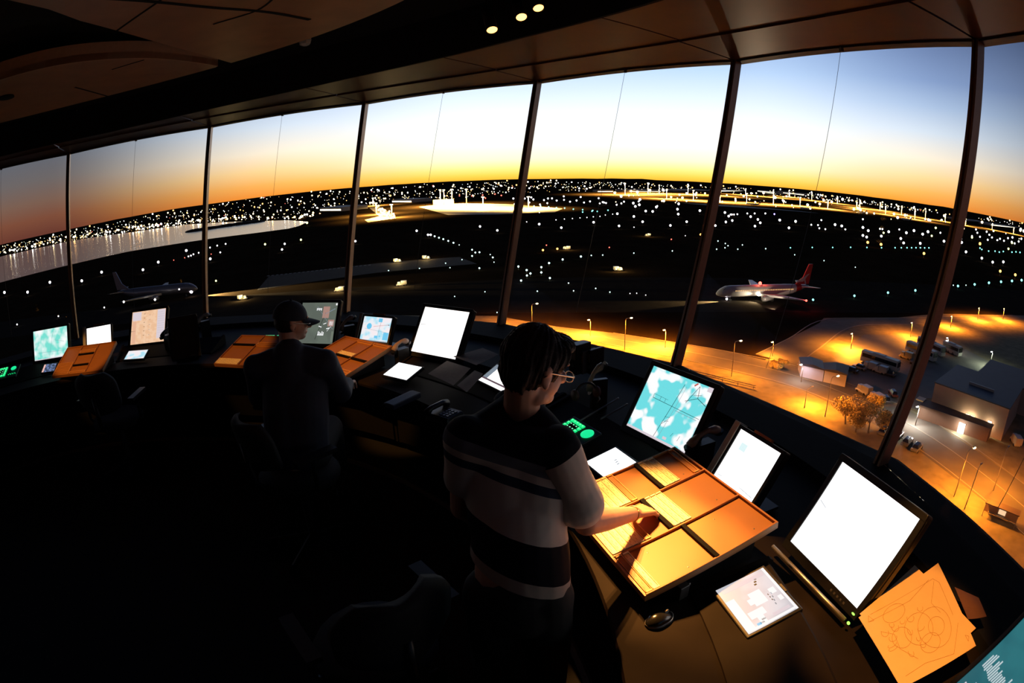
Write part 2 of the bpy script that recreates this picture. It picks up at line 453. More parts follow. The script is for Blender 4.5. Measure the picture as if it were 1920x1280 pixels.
# ---- spot cans that light the strip boards
BULB = glow('tungsten_bulb', (1, .42, .10), 5.0)
WARM = (1.0, .42, .09)
def spot_can(p, target, label, power, spot=38, group='spotlights over the desks'):
    p = Vector(p); d = (Vector(target) - p).normalized()
    q = d.to_track_quat('-Z', 'Y').to_matrix().to_4x4(); Mx = Matrix.Translation(p) @ q
    o = empty('spotlight', Mx); tag(o, label, 'spotlight', group)
    m = MB(); m.lathe([(.030, 0), (.032, .0), (.032, .17), (.022, .20), (.018, .20), (.018, .195), (.026, .16), (.029, .02), (.030, 0)], 18, caps=False); m.build('can', BLACK, o, smooth=True)
    m = MB(); m.lathe([(.0285, .006), (.027, .012), (.012, .03), (.0001, .032)], 18); m.build('bulb', BULB, o, smooth=True)
    m = MB(); top = Mx @ V(0, 0, .18)
    m.tube([top, V(top.x, top.y, 3.45)], .008, 8); m.tube([V(top.x, top.y, 3.44), V(top.x, top.y, 3.47)], .035, 12)
    m.build('mount', BLACK, o, world=True)
    lamp('spotlight_beam', 'SPOT', p + d * .012, target, power, WARM, o, .02, spot, .5)
    return o
T0 = V(.50, 1.60, .86)
for (px, py), tgt, lab in (((923, 57), T0 + V(-.15, .15, 0), 'lit black spotlight hanging lowest of three over the desk'),
                           ((978, 33), T0 + V(-.05, -.15, 0), 'lit black spotlight in the middle of three'),
                           ((1010, 16), T0 + V(.15, 0, 0), 'lit black spotlight hanging highest of three, at the right')):
    d = ray(px, py); t = 2.95 / math.hypot(d.x, d.y)
    spot_can(EYEV + d * t, tgt, lab, 640, 19)

# ================================================================== CONSOLES
DA = arc(-60, 178, 2)
m = MB(); m.sweep([(2.95, .715), (2.945, .733), (2.95, .75), (4.205, .75), (4.205, .70), (3.0, .70)], DA)
tag(m.build('console_worktop', DESK), 'long dark curved worktop running round under the windows', 'worktop')
def console_z(r): return .752 + max(0, r - 3.25) * .108 / .47
MODS = [(-58, -26, 'dark sloped console panel at the right edge under the teal screen'), (-25.6, 5.0, 'dark sloped console panel holding the bright keypad screen and largest monitor'),
        (17.5, 33.5, 'sloped console panel with green keypad under the cyan map screen'), (34, 57.2, 'sloped console panel between the two controllers, with dim papers'),
        (71.5, 79, 'narrow sloped console panel behind the capped man'), (92, 111.6, 'sloped console panel below the tan screen'), (123.4, 150, 'sloped console panel at the far left with green keys')]
for i, (a0, a1, lab) in enumerate(MODS):
    o = empty('console_desk', loc=ring((a0 + a1) / 2, 3.25, .75)); tag(o, lab, 'console', 'sloped console panels')
    m = MB(); m.sweep([(3.25, .752), (3.252, .757), (3.55, .827), (3.565, .815), (3.565, .752)], arc(a0 + .35, a1 - .35, 2)); m.build('top_panel', DESK, o, world=True)
    for a in (a0, a1 - .33):
        m = MB(); m.sweep([(3.235, .752), (3.235, .766), (3.56, .841), (3.575, .831), (3.575, .752)], [a, a + .33]); m.build('side_rail', DESK, o, world=True)
for i in range(10):
    a0 = -58 + 23.4 * i; a1 = a0 + 23.2
    o = empty('console_cabinet', loc=ring((a0 + a1) / 2, 3.3, 0)); tag(o, 'black base cabinet under the curved console, ' + ['under the teal screen', 'under the buff papers', 'by the mouse', 'by the standing man', 'beside the standing man', 'right of the seated man', 'in front of the seated man', 'left of the seated man', 'below the tan screen', 'at the far left'][i], 'cabinet', 'base cabinets of the console')
    m = MB(); m.sweep([(3.32, .1), (3.32, .70), (4.15, .70), (4.15, .1)], arc(a0, a1, 3)); m.build('carcass', BLACKM, o, world=True)
    m = MB(); m.sweep([(3.30, .12), (3.30, .68), (3.319, .68), (3.319, .12)], arc(a0 + .4, a1 - .4, 3)); d = m.build('door', BLACK, o, world=True)
    m = MB(); am = a1 - 3; ol = Vector(o.location); m.tube([ring(am, 3.275, .45) - ol, ring(am, 3.275, .6) - ol], .006, 6); m.build('handle', GREY, d)
    m = MB(); m.sweep([(3.40, 0), (3.40, .1), (4.1, .1), (4.1, 0)], arc(a0, a1, 3)); m.build('plinth', BLACKM, o, world=True)
m = MB(); m.sweep([(2.965, .001), (2.965, .008), (2.99, .02), (3.005, .02), (3.005, .001)], arc(-60, 178, 2))
struct(m.build('trim_floor_edge', mat('worn_steel', (.16, .155, .15), .45, .8)), 'thin metal edge strip curving across the floor below the desk', 'floor trim')

# ---------------------------------------------------------------- displays
def monitor(label, BL, BR, zb, h, tilt, smat, strip=False, bez=.024, off=False, w=None, deep=.055, group=None):
    a, b = at_z(*BL, zb), at_z(*BR, zb)
    if w: b = a + (b - a).normalized() * w
    w = (b - a).length
    Mx = frame(a, b, tilt); o = empty('computer_monitor', Mx); tag(o, label, 'monitor', group)
    m = MB(); m.box((-bez, -bez * 1.5, -deep), (w + bez, h + bez, -.006)); m.box((w * .2, h * .15, -deep - .04), (w * .8, h * .8, -deep))
    m.build('housing', BLACK, o, bevel=.008)
    m = MB(); l = -bez
    m.box((l, -bez * 1.5, -.012), (w + bez, 0, .006)); m.box((l, h, -.012), (w + bez, h + bez, .006)); m.box((l, 0, -.012), (0, h, .006)); m.box((w, 0, -.012), (w + bez, h, .006))
    bz = m.build('bezel', BLACK, o, bevel=.003)
    m = MB(); m.add([V(0, 0, 0), V(w, 0, 0), V(w, h, 0), V(0, h, 0), V(0, 0, -.005), V(w, 0, -.005), V(w, h, -.005), V(0, h, -.005)], [(0, 1, 2, 3), (7, 6, 5, 4), (0, 4, 5, 1), (1, 5, 6, 2), (2, 6, 7, 3), (3, 7, 4, 0)])
    s = m.build('screen', smat, o)
    m = MB()
    for j in range(5): m.box((w * (.68 + .045 * j), -bez * .95, .006), (w * (.68 + .045 * j) + .009, -bez * .6, .008))
    m.build('button_row', GREY, bz)
    if strip:
        m = MB(); m.box((-bez - .034, -.02, -.05), (-bez, h + .02, .012)); m.build('side_channel', PALEGREY, o, bevel=.003)
        m = MB(); m.box((w * .3, h + bez, -.012), (w * .72, h + bez + .012, .008)); m.build('label_plate', TAN2, o)
    # neck and foot down to the worktop
    c = Mx @ V(w / 2, h * .32, -deep - .03); zf = .755
    n = V(Mx[0][2], Mx[1][2], 0).normalized(); x = V(Mx[0][0], Mx[1][0], 0)
    m = MB(); m.tube([c, V(c.x, c.y, zf + .02) - n * .02, V(c.x, c.y, zf) - n * .02], .022, 10)
    m.prism([V(c.x, c.y, zf) + x * sx * .11 - n * (.02 + sy * .08) for sx, sy in ((-1, -1), (1, -1), (1, 1), (-1, 1))], (0, 0, .014))
    m.build('stand', BLACK, o, world=True)
    return o, w, h, s
def marks(o, w, h, name, items, z=.0012):
    """flat printed or lit marks on a display: (x0,y0,x1,y1,material) as fractions of the screen; 4 numbers + width = a stroke"""
    m = MB()
    for it in items:
        if len(it) == 5:
            x0, y0, x1, y1, mm = it; m.box((x0 * w, y0 * h, z - .0008), (x1 * w, y1 * h, z), mm)
        else:
            x0, y0, x1, y1, t, mm = it
            p, q = V(x0 * w, y0 * h, z), V(x1 * w, y1 * h, z); s = (q - p).normalized().cross(V(0, 0, 1)) * t / 2
            m.prism([p - s, q - s, q + s, p + s], (0, 0, -.0008), mm)
    return m.build(name, None, o)
WHITE = screen_mat('display_white', (255, 253, 252), (255, 254, 255), 1.7, 3)
WARMW = screen_mat('display_warm_white', (255, 246, 240), (255, 254, 255), 1.5, 3)
CYAN = screen_mat('display_cyan_map', (112, 222, 228), (252, 254, 255), 1.0, 9, .52, .58, 3.0, (255, 255, 255))
CYAN2 = screen_mat('display_pale_cyan_map', (120, 225, 210), (240, 252, 250), 1.0, 9, .40, .62, 1.2, (255, 255, 255))
TANS = screen_mat('display_tan_map', (236, 190, 152), (242, 202, 168), 1.0, 20)
GREYS = screen_mat('display_grey_green', (92, 100, 92), (98, 108, 98), 1.0, 6)
TEAL = screen_mat('display_teal', (36, 96, 106), (44, 112, 120), 1.0, 5)
PALEMAP = screen_mat('display_pale_map', (178, 228, 246), (235, 240, 246), 1.0, 12, .38, .5, 5.0, (246, 236, 240))
UIGREY = screen_mat('display_interface_grey', (196, 196, 204), (214, 214, 222), 1.0, 6)
DARKLINE = mat('display_dark_line', (.02, .03, .05), .6, var=0)
GREYLINE = glow('display_grey_line', lin((150, 165, 180)), .7)
PINK = glow('display_pink', lin((168, 132, 122)), 1.0)
WHT = glow('display_white_mark', lin((245, 246, 248)), 1.0)
CYM = glow('display_cyan_mark', lin((108, 200, 240)), 1.0)
REDL = glow('display_red_line', lin((200, 90, 80)), 1.0)
LAV = glow('display_lavender', lin((218, 206, 214)), 1.0)

o, w, h, s = monitor('black monitor with a pale green map, farthest left', (65.5, 677), (128.7, 666.5), .85, .31, 69, CYAN2)
marks(s, w, h, 'airport_map', [(.1, .25, .9, .2, .002, GREYLINE), (.45, .1, .6, .9, .002, GREYLINE), (.62, .6, .9, .5, .002, GREYLINE), (0, 0, 1, .03, LAV)])
o, w, h, s = monitor('small white display in a pale frame, between far left map and tan chart screens', (163.7, 652), (208.7, 643.7), .88, .21, 57, WHITE, strip=True, bez=.014)
o, w, h, s = monitor('black monitor showing a tan chart, left of the capped man', (244.5, 647), (308, 639.5), .83, .36, 54, TANS)
marks(s, w, h, 'chart', [(.02, .72, .28, .98, LAV), (.76, .12, .99, .99, LAV)] + [(.78, .14 + .07 * j, .97, .145 + .07 * j, GREYLINE) for j in range(12)]
      + [(.36, .9 - .13 * j, .4, .91 - .13 * j, DARKLINE) for j in range(6)] + [(.52, .85 - .15 * j, .55, .86 - .15 * j, GREYLINE) for j in range(5)] + [(.0, .4, .12, .41, DARKLINE), (.03, .03, .14, .7, mat('display_tan_column', (.02, .02, .02), .5, emit=lin((230, 180, 150)), estr=1, sample=False))])
o, w, h, s = monitor('large black monitor with a grey airfield picture beside the capped man', (556, 643), (623, 645), .83, .365, 59, GREYS)
it = [(.62, .62, .8, .9, PINK), (.8, .42, .96, .58, PINK), (.95, .93, .99, .98, WHT), (.93, .05, 1, .3, mat('display_green_grey', (.02, .02, .02), .5, emit=lin((110, 120, 108)), estr=1, sample=False))]
it += [(.44 + .03 * j, .80 + .02 * (j % 2), .46 + .03 * j, .86, WHT) for j in range(5)] + [(.56 + .035 * j, .2, .58 + .035 * j, .3 - .02 * (j % 3), WHT) for j in range(5)] + [(.55, .2, .72, .22, WHT)]
it += [(.45, .9, .95, .35, .003, GREYLINE), (.5, .1, .7, .75, .003, DARKLINE), (.7, .72, .95, .85, .006, GREYLINE), (.56, .42, .64, .4, .008, WHT), (.68, .47, .76, .5, .006, WHT), (.78, .36, .86, .38, .008, WHT), (.8, .3, .9, .42, .003, WHT)]
it += [(.84 + .03 * j, .44, .86 + .03 * j, .54, WHT) for j in range(4)]
marks(s, w, h, 'airfield_picture', it)
o, w, h, s = monitor('small display with a pale map and cyan disc, right of the capped man', (674, 637), (726, 643), .83, .21, 61, PALEMAP, strip=True, bez=.016)
disc = MB(); disc.prism([V(w * .25 + .026 * cos(k * pi / 10), h * .6 + .026 * sin(k * pi / 10), .0014) for k in range(20)], (0, 0, -.0008), CYM)
disc.build('map_disc', None, s)
marks(s, w, h, 'airport_map', [(.4, .6, .93, .72, .002, REDL), (.6, .1, .65, .95, .002, GREYLINE), (.1, .5, .9, .4, .0015, GREYLINE), (.5, .14, .62, .24, CYM), (.66, .2, .7, .26, CYM), (.8, .1, .98, .4, CYM), (.55, .8, .68, .95, CYM), (.18, .66, .34, .54, .003, LAV), (.9, .7, .95, .72, DARKLINE), (0, 0, 1, .04, GREYLINE)])
o, w, h, s = monitor('large blank white monitor between the two controllers', (771, 658), (854, 674), .84, .365, 57, WARMW)
marks(s, w, h, 'scratch', [(.02, .60, .14, .615, .003, DARKLINE)])
o, w, h, s = monitor('large black monitor with a bright cyan and white airport map', (1175, 797), (1283, 852), .85, .345, 59, CYAN)
it = [(.72, .72, .80, .95, .002, DARKLINE), (.80, .95, .84, .78, .002, DARKLINE), (.68, .68, .84, .78, .002, DARKLINE), (.72, .72, .70, .66, .002, DARKLINE), (.84, .78, .99, .72, .0025, DARKLINE), (.72, .93, .76, .98, .008, REDL), (.76, .8, .88, .84, .0015, DARKLINE),
      (.46, .0, .58, .9, .002, DARKLINE), (.53, .0, .62, .88, .0012, GREYLINE), (.2, .55, .45, .54, .0022, DARKLINE), (.2, .61, .44, .60, .0012, DARKLINE), (.2, .55, .2, .61, .0012, DARKLINE), (.32, .55, .32, .61, .0012, DARKLINE), (.4, .55, .4, .6, .0012, DARKLINE), (.45, .54, .98, .52, .002, DARKLINE), (.6, .5, .95, .49, .002, GREYLINE),
      (.5, .36, .58, .38, .0012, DARKLINE), (.52, .30, .58, .32, .0012, DARKLINE), (.5, .25, .56, .34, .0012, DARKLINE), (.7, .14, .72, .2, .0012, DARKLINE), (.82, .12, .83, .2, .0012, DARKLINE), (.0, .0, 1, .035, LAV), (.92, .92, 1, 1, LAV), (.6, .06, .66, .1, LAV)]
marks(s, w, h, 'airport_map', it)
o, w, h, s = monitor('white flat display in a pale frame right of the cyan map', (1337, 893), (1407, 946), .86, .245, 58, WHITE, strip=True, bez=.014)
marks(s, w, h, 'display_picture', [(.17, .66, .32, .8, mat('display_faint_cyan', (.02, .02, .02), .5, emit=lin((225, 248, 250)), estr=1, sample=False)), (.62, .12, .95, .1, .002, GREYLINE), (.3, .1, .38, .09, .0015, GREYLINE), (.06, .09, .16, .1, .002, GREYLINE)])
o, w, h, s = monitor('largest blank white monitor, in front of the buff papers', (1482.5, 1014), (1607, 1140.5), .83, .362, 60, WHITE)
marks(s, w, h, 'scratch', [(.02, .54, .12, .51, .002, GREYLINE)])
m = MB(); m.tube([V(-.045, -.06, .02), V(w + .0, -.052, .02)], .009, 8); o2 = m.build('front_rail', ALU, o, smooth=True)
m = MB(); m.ball((w + .02, -.05, .02), (.008, .006, .004)); m.ball((w + .005, -.02, .008), (.009, .004, .003)); m.build('power_light', glow('green_led', (.35, 1, .1), 2.0, True), o)
a = at_z(1788, 1285, .84); am = math.degrees(math.atan2(a.y - CAB.y, a.x - CAB.x)) - 6
pb = a + V(sin(R(am)), -cos(R(am)), 0) * .45
def px_of(P):
    v = P - EYEV; q = V(v.dot(CX), v.dot(CY), v.dot(fwd)).normalized(); th = math.acos(q.z); r = 2 * F_PX * sin(th / 2); hh = math.hypot(q.x, q.y)
    return (960 + r * q.x / hh, 640 - r * q.y / hh)
o, w, h, s = monitor('teal screen cut off by the bottom right corner of the picture', (1788, 1285), px_of(pb), .84, .36, 60, TEAL, bez=.016)
m = MB(); m.box((0, h, .0065), (w, h + .004, .0085)); m.build('green_edge', glow('green_edge_light', (.05, .6, .1), .7), o)
rnd = random.Random(4); it = []
for j in range(16): x = .04 + .02 * j; it.append((x, .30 + .02 * rnd.random(), x + .012, .44 - .07 * rnd.random() + .03 * (j % 3), mat('display_pale_glyph', (.02, .02, .02), .5, emit=lin((190, 205, 210)), estr=1, sample=False)))
it += [(.05, .05, .5, .12, LAV), (.12, .1, .34, .2, LAV), (.3, .02, .6, .08, LAV), (.4, .1, .8, .2, LAV)]
marks(s, w, h, 'caption_and_cloud', it)
# unlit displays
o, w, h, s = monitor('unlit black monitor turned aside, right of the tan chart screen', (326, 668), (372, 660), .83, .33, 62, BLACK)

def touch(label, BL, BR, zb, h, tilt, smat, bez=.012):
    a, b = at_z(*BL, zb), at_z(*BR, zb); w = (b - a).length; Mx = frame(a, b, tilt)
    o = empty('touch_panel', Mx); tag(o, label, 'touch screen', 'touch panels set in the console')
    m = MB(); m.box((-bez, -bez, -.022), (w + bez, h + bez, -.001)); m.build('case', BLACK, o, bevel=.004)
    m = MB(); m.box((0, 0, -.0008), (w, h, .0008)); s = m.build('screen', smat, o)
    m = MB(); m.box((w * .45, h + bez * .2, -.001), (w * .62, h + bez * .9, .002)); m.build('clip', GREY, o)
    return o, w, h, s
touch('bright small touch panel below the tan chart screen', (233, 673.5), (269, 671), .785, .13, 20, PALEMAP)
o, w, h, s = touch('small bluish touch panel below the farthest left map screen', (78, 698), (101, 695), .79, .11, 26, screen_mat('display_dim_blue', (62, 74, 96), (120, 140, 190), .8, 30))
marks(s, w, h, 'red_margin', [(0, 0, .14, 1, mat('display_salmon', (.02, .02, .02), .5, emit=lin((240, 190, 180)), estr=1, sample=False))])
touch('blank white touch panel below the large white monitor', (719, 702), (762, 712), .785, .175, 13, WHITE)
o, w, h, s = touch('white touch panel half hidden behind the standing man', (897.5, 712), (945, 735), .80, .17, 26, WHITE)
marks(s, w, h, 'dark_frame', [(0, .16, 1, .24, mat('display_mauve', (.02, .02, .02), .5, emit=lin((110, 90, 100)), estr=.8, sample=False)), (0, .24, .16, 1, GREYLINE)])
o, w, h, s = touch('white touch panel with faint marks, between green keypad and strip board', (1098, 866), (1135, 896), .785, .175, 12, WHITE)
marks(s, w, h, 'display_picture', [(.5 + .1 * j, .62 - .03 * j, .53 + .1 * j, .7 - .03 * j, GREYLINE) for j in range(3)] + [(.14, .06, .24, .1, .002, GREYLINE), (.85, .5, .95, .42, .002, LAV)])
o, w, h, s = touch('grey and white touch panel with key blocks, below the largest white monitor', (1342, 1107), (1404, 1189), .79, .195, 13, UIGREY)
it = [(0, .95, 1, 1, WHT), (.06, .07, .14, .92, LAV), (.3, 0, .98, .17, WHT), (.34, .42, .62, .66, WHT), (.44, .34, .56, .42, WHT), (.66, .2, .8, .5, WHT), (.78, .3, .94, .42, WHT), (.42, .78, .54, .9, WHT), (.62, .84, .72, .92, WHT), (.86, .56, .92, .9, LAV), (.94, .1, .985, .95, WHT)]
it += [(.12 + .05 * j, .70 - .03 * j, .15 + .05 * j, .75 - .03 * j, DARKLINE) for j in range(3)] + [(.5 + .06 * j, .72, .53 + .06 * j, .735, DARKLINE) for j in range(3)] + [(.5 + .07 * j, .78 - .02 * j, .54 + .07 * j, .80 - .02 * j, GREYLINE) for j in range(4)] + [(.86 + .05 * j, .34 - .06 * j, .89 + .05 * j, .42 - .06 * j, DARKLINE) for j in range(2)] + [(.9, .22, .95, .3, CYM)]
marks(s, w, h, 'key_display', it)

# ---------------------------------------------------------------- green keypads
def keypad(label, BL, BR, zb, tilt, w=None):
    a, b = at_z(*BL, zb), at_z(*BR, zb); w = w or (b - a).length; Mx = frame(a, b, tilt); h = w * 1.05
    o = empty('communication_keypad', Mx); tag(o, label, 'keypad', 'green backlit keypads')
    m = MB(); m.box((-.02, -.05, -.02), (w * 1.95, h + .02, -.001)); m.build('body', BLACK, o, bevel=.004)
    for i in range(5):
        for j in range(5):
            x, y = w * (i + .5) / 5, h * (j + .5) / 5; s = w * .083
            m = MB(); m.box((x - s, y - s, -.001), (x + s, y + s, .007), taper=.002)
            k = m.build('key', GREEN if (i in (0, 4) or j in (0, 4)) else mat('dark_key', (.01, .02, .012), .4), o)
            m = MB(); m.box((x - s * .5, y - s * .3, .007), (x + s * .5, y + s * .3, .0078)); m.build('legend', GREENW, k)
    m = MB(); m.lathe([(.036, 0), (.036, .004), (.03, .007), (.015, .009), (.0001, .0095)], 24, T=Matrix.Translation((w * 1.5, h * .72, 0))); m.build('round_light', glow('green_round_light', (.01, .85, .32), 1.0, True), o, smooth=True)
    m = MB()
    for q in range(7): m.box((w * (1.25 + .09 * q), h * (.06 + .05 * (q % 2)), -.001), (w * (1.25 + .09 * q) + .006, h * (.06 + .05 * (q % 2)) + .006, .004))
    m.build('small_light_row', GREEN, o)
    return o
keypad('green lit keypad with round light beside the standing man', (1039, 804), (1062, 820), .80, 14)
keypad('green lit keypad just left of the capped man, partly hidden', (490, 640), (508, 640), .82, 14, .10)
keypad('green lit keypad cut off by the left edge of the picture', (-14, 710), (22, 702), .85, 14, .17)

# ---------------------------------------------------------------- strip boards with flight strips
def strip_board(label, a, b, h, tilt, bays, bars, stacks, name):
    w = (b - a).length; Mx = frame(a, b, tilt); o = empty('strip_board', Mx); tag(o, label, 'strip board', 'flight strip boards')
    m = MB(); m.box((0, 0, -.022), (w, h, -.012)); m.build('tray', TAN2, o)
    bw = w / bays
    for i in range(bays):
        m = MB(); m.box((i * bw + .004, .006, -.012), ((i + 1) * bw - .004, h - .006, -.002)); by = m.build('bay_plate', TAN, o)
        for fx, fy in ((.2, .2), (.85, .33), (.2, .72), (.82, .86)):
            sc = MB(); sc.lathe([(.003, 0), (.003, .001), (.0001, .0014)], 8, T=Matrix.Translation((i * bw + fx * bw, fy * h, -.002))); sc.build('screw', GREY, by)
    for i in range(bays + 1):
        x = min(max(i * bw, .004), w - .004)
        m = MB(); m.box((x - .004, 0, -.014), (x + .004, h, .009)); m.build('rail', TAN, o, bevel=.0015)
    m = MB(); m.box((0, -.006, -.022), (w, .002, .006)); m.build('end_rail', TAN, o); m = MB(); m.box((0, h - .002, -.022), (w, h + .006, .008)); m.build('end_rail', TAN, o)
    m = MB()
    zt = .758
    pts = [Mx @ V(x, y, -.022) for x, y in ((.05, .05), (w - .05, .05), (w - .05, h - .05), (.05, h - .05))]
    lo = [V(p.x, p.y, zt) for p in pts]
    m.add(pts + lo, [(0, 1, 2, 3), (7, 6, 5, 4), (0, 4, 5, 1), (1, 5, 6, 2), (2, 6, 7, 3), (3, 7, 4, 0)]); m.build('pedestal', BLACK, o, world=True)
    for (i, y) in bars:
        m = MB(); m.box((i * bw + .006, y, -.002), ((i + 1) * bw - .006, y + .017, .012)); m.build('divider_bar', BLACKM, o)
    protoc = {}
    for (i, y0, n, mt, where, tw) in stacks:
        for k in range(n):
            key = (mt.name, round(bw, 3))
            if key not in protoc:
                r_ = empty('flight_strip'); L = bw - .014; pm = MB()
                pm.box((0, 0, 0), (L, .0238, .007)); pm.box((0, 0, .007), (.008, .0238, .0125)); pm.box((L - .008, 0, .007), (L, .0238, .0125)); pm.box((.008, .0205, .007), (L - .008, .0238, .0115))
                pm.build('holder', mt, r_, bevel=.001)
                pm = MB(); pm.box((.010, .003, .007), (L - .010, .0200, .0078)); pp = pm.build('paper_slip', STRIPW if mt is not STRIPO else TAN, r_)
                pm = MB()
                for q in range(9):
                    x = .014 + (L - .03) * q / 9; pm.box((x, .006 + .005 * (q % 2), .0078), (x + (L - .03) / 14, .0075 + .005 * (q % 2), .0081))
                pm.build('handwriting', INK, pp)
                protoc[key] = r_; c = r_
            else: c = copy_tree(protoc[key])
            tag(c, '%s flight strip, %s of %d %s' % ('orange' if mt is STRIPO else 'cream', 'the one' if n == 1 else ['nearest', 'second', 'third', 'fourth', 'fifth', 'sixth', 'seventh', 'eighth'][k], n, where), 'flight strip', 'flight strips on the ' + name)
            c.matrix_world = Mx @ Matrix.Translation((i * bw + .007, y0 + k * .0262, -.0018)) @ Matrix.Rotation(R(tw), 4, 'Z')
    return o, Mx, w
a, b = at_z(1050, 929, .835), at_z(1212, 1118, .835)
oN, MN, wN = strip_board('large lit tan strip board under the standing man\'s arm', a, b, .572, 10, 3, [(0, .355), (1, .245), (2, .285)],
    [(0, .006, 8, STRIPW, 'stacked under the white sleeve', 0), (0, .22, 1, STRIPO, 'behind the stack under the sleeve', 0), (0, .375, 3, STRIPW, 'beyond the dark bar in the far left bay', 0), (0, .535, 1, STRIPO, 'at the far end of the left bay', -2),
     (1, .006, 5, STRIPW, 'in the stack below the forearm', 0), (1, .14, 1, STRIPO, 'in front of the hand', 0), (1, .265, 3, STRIPW, 'at the fingertips', 1), (2, .006, 1, STRIPO, 'at the very front corner of the board', 0), (2, .034, 1, STRIPW, 'second from the front corner of the board', 0)], 'near board')
b = at_z(650, 705, .815); a = at_z(600, 690 - 22, .815); a = b + (at_z(600, 690, .815) - b).normalized() * .56
strip_board('brown strip board at the right arm of the seated man', a, b, .47, 11, 3, [(1, .2), (2, .2)],
    [(2, .435, 1, STRIPO, 'at the far edge beside the seated man', 0), (1, .006, 3, STRIPW, 'in the middle bay at his right arm', 0), (2, .006, 2, STRIPO, 'in the right bay at his wrist', 0), (1, .22, 2, STRIPW, 'above the dark bar by his elbow', 0), (1, .435, 1, STRIPO, 'at the far edge of the middle bay', 0)], 'seated man\'s right board')
a, b = at_z(402, 682, .80), at_z(470, 686, .80); b = a + (b - a).normalized() * .52
strip_board('brown strip board at the left of the seated man', a, b, .46, 14, 2, [(0, .30)],
    [(0, .006, 3, STRIPW, 'at the front by the seated man', 0), (1, .3, 2, STRIPO, 'behind his left elbow', 0)], 'seated man\'s left board')
a, b = at_z(98, 705, .80), at_z(193, 694, .80)
strip_board('strip board with orange strips at the empty far left position', a, b, .46, 18, 3, [(1, .12), (1, .30)],
    [(0, .006, 7, STRIPO, 'stacked in the left bay', 0), (1, .006, 1, STRIPO, 'at the front of the middle bay', 0), (1, .33, 2, STRIPO, 'at the back of the middle bay', 0)], 'far left board')
spot_can(V(-2.36, 1.75, 3.36), at_z(660, 672, .85), 'dark back of a spotlight aimed at the seated man\'s board', 480, 15)
spot_can(V(-2.6, 1.75, 3.36), at_z(440, 655, .85), 'dark back of a spotlight aimed left of the seated man', 240, 13)
spot_can(V(-3.2, 1.75, 3.36), at_z(160, 672, .85), 'dark back of a spotlight aimed at the far left board', 340, 14)
spot_can(ring(-8, 3.1, 2.95), V(1.20, .96, .84), 'spotlight out of view above the buff papers', 330, 21)

# ---------------------------------------------------------------- loose things on the desk
def sheet(label, name, corners, z, m_, lines=None, group=None, cat='paper', thick=.0015):
    P = [at_z(x, y, zz) for (x, y), zz in zip(corners, z if isinstance(z, (list, tuple)) else [z] * 4)]
    c = sum(P, V(0, 0, 0)) / 4; m = MB(); n = 8; vs, fs = [], []
    for i in range(n + 1):
        for j in range(n + 1):
            u, v = i / n, j / n
            p = (P[0] * (1 - u) + P[1] * u) * (1 - v) + (P[3] * (1 - u) + P[2] * u) * v
            vs.append(p + V(0, 0, .004 * sin(u * 3.1) * sin(v * 4)))
    k = (n + 1) ** 2; vs += [v - V(0, 0, thick) for v in vs]
    for i in range(n):
        for j in range(n):
            q = (i * (n + 1) + j, (i + 1) * (n + 1) + j, (i + 1) * (n + 1) + j + 1, i * (n + 1) + j + 1)
            fs.append(q); fs.append(tuple(x + k for x in reversed(q)))
    bd = [i * (n + 1) for i in range(n + 1)] + [n * (n + 1) + j for j in range(1, n + 1)] + [i * (n + 1) + n for i in range(n - 1, -1, -1)] + [j for j in range(n - 1, 0, -1)]
    for x, y in zip(bd, bd[1:] + bd[:1]): fs.append((x, y, y + k, x + k))
    m.add(vs, fs); o = m.build(name, m_, loc=c, world=True, smooth=False); tag(o, label, cat, group)
    if lines:
        lm = MB()
        for path in lines:
            pts = []
            for (u, v) in path:
                p = (P[0] * (1 - u) + P[1] * u) * (1 - v) + (P[3] * (1 - u) + P[2] * u) * v
                pts.append(p + V(0, 0, .004 * sin(u * 3.1) * sin(v * 4) + .0008) - c)
            for p, q in zip(pts, pts[1:]):
                s = V(p.y - q.y, q.x - p.x, 0).normalized() * .0007; lm.add([p - s, q - s, q + s, p + s], [(0, 1, 2, 3)])
        lm.build('pencil_sketch', INK, o)
    return o
def circ(cx, cy, rx, ry, n=22, a0=0, a1=2 * pi): return [(cx + rx * cos(a0 + (a1 - a0) * i / n), cy + ry * sin(a0 + (a1 - a0) * i / n)) for i in range(n + 1)]
rnd = random.Random(9)
lines = [circ(.45, .52, .16, .18), circ(.62, .6, .2, .22), circ(.64, .6, .1, .1), circ(.5, .72, .12, .1), [(.1, .05), (.85, .12), (.9, .2), (.88, .6)], [(.05, .12), (.5, .18), (.8, .1)], circ(.3, .2, .12, .1), [(.85, .15), (.7, .35), (.75, .5)], circ(.25, .5, .1, .12),
         [(.08, .05), (.05, .12), (.1, .14), (.08, .05)], [(.92, .85), (.96, .88), (.93, .92), (.92, .85)], [(.1, .9), (.35, .88), (.7, .95), (.9, .7)], [(.1, .3), (.2, .42), (.18, .6), (.3, .8)]]
for k in range(14): u, v = .12 + .5 * rnd.random(), .3 + .5 * rnd.random(); lines.append(circ(u, v, .02 + .03 * rnd.random(), .02 + .03 * rnd.random(), 9, 0, 4))
sheet('rear buff sheet of paper peeping out behind the sketched one', 'paper_sheet', [(1612, 1150), (1715, 1059), (1830, 1177), (1720, 1270)], [.868, .868, .864, .864], PAPERO, group='buff papers by the largest monitor')
sheet('buff paper with a pencil sketch, in front of the largest white monitor', 'paper_sheet', [(1610, 1157), (1759, 1055), (1830, 1210), (1690, 1290)], [.874, .874, .870, .870], PAPERO, lines, group='buff papers by the largest monitor')
sheet('dim brown folder lying behind the buff papers', 'document_folder', [(1790, 1100), (1835, 1120), (1850, 1155), (1815, 1160)], .866, mat('brown_folder', (.12, .05, .03), .7), cat='folder')
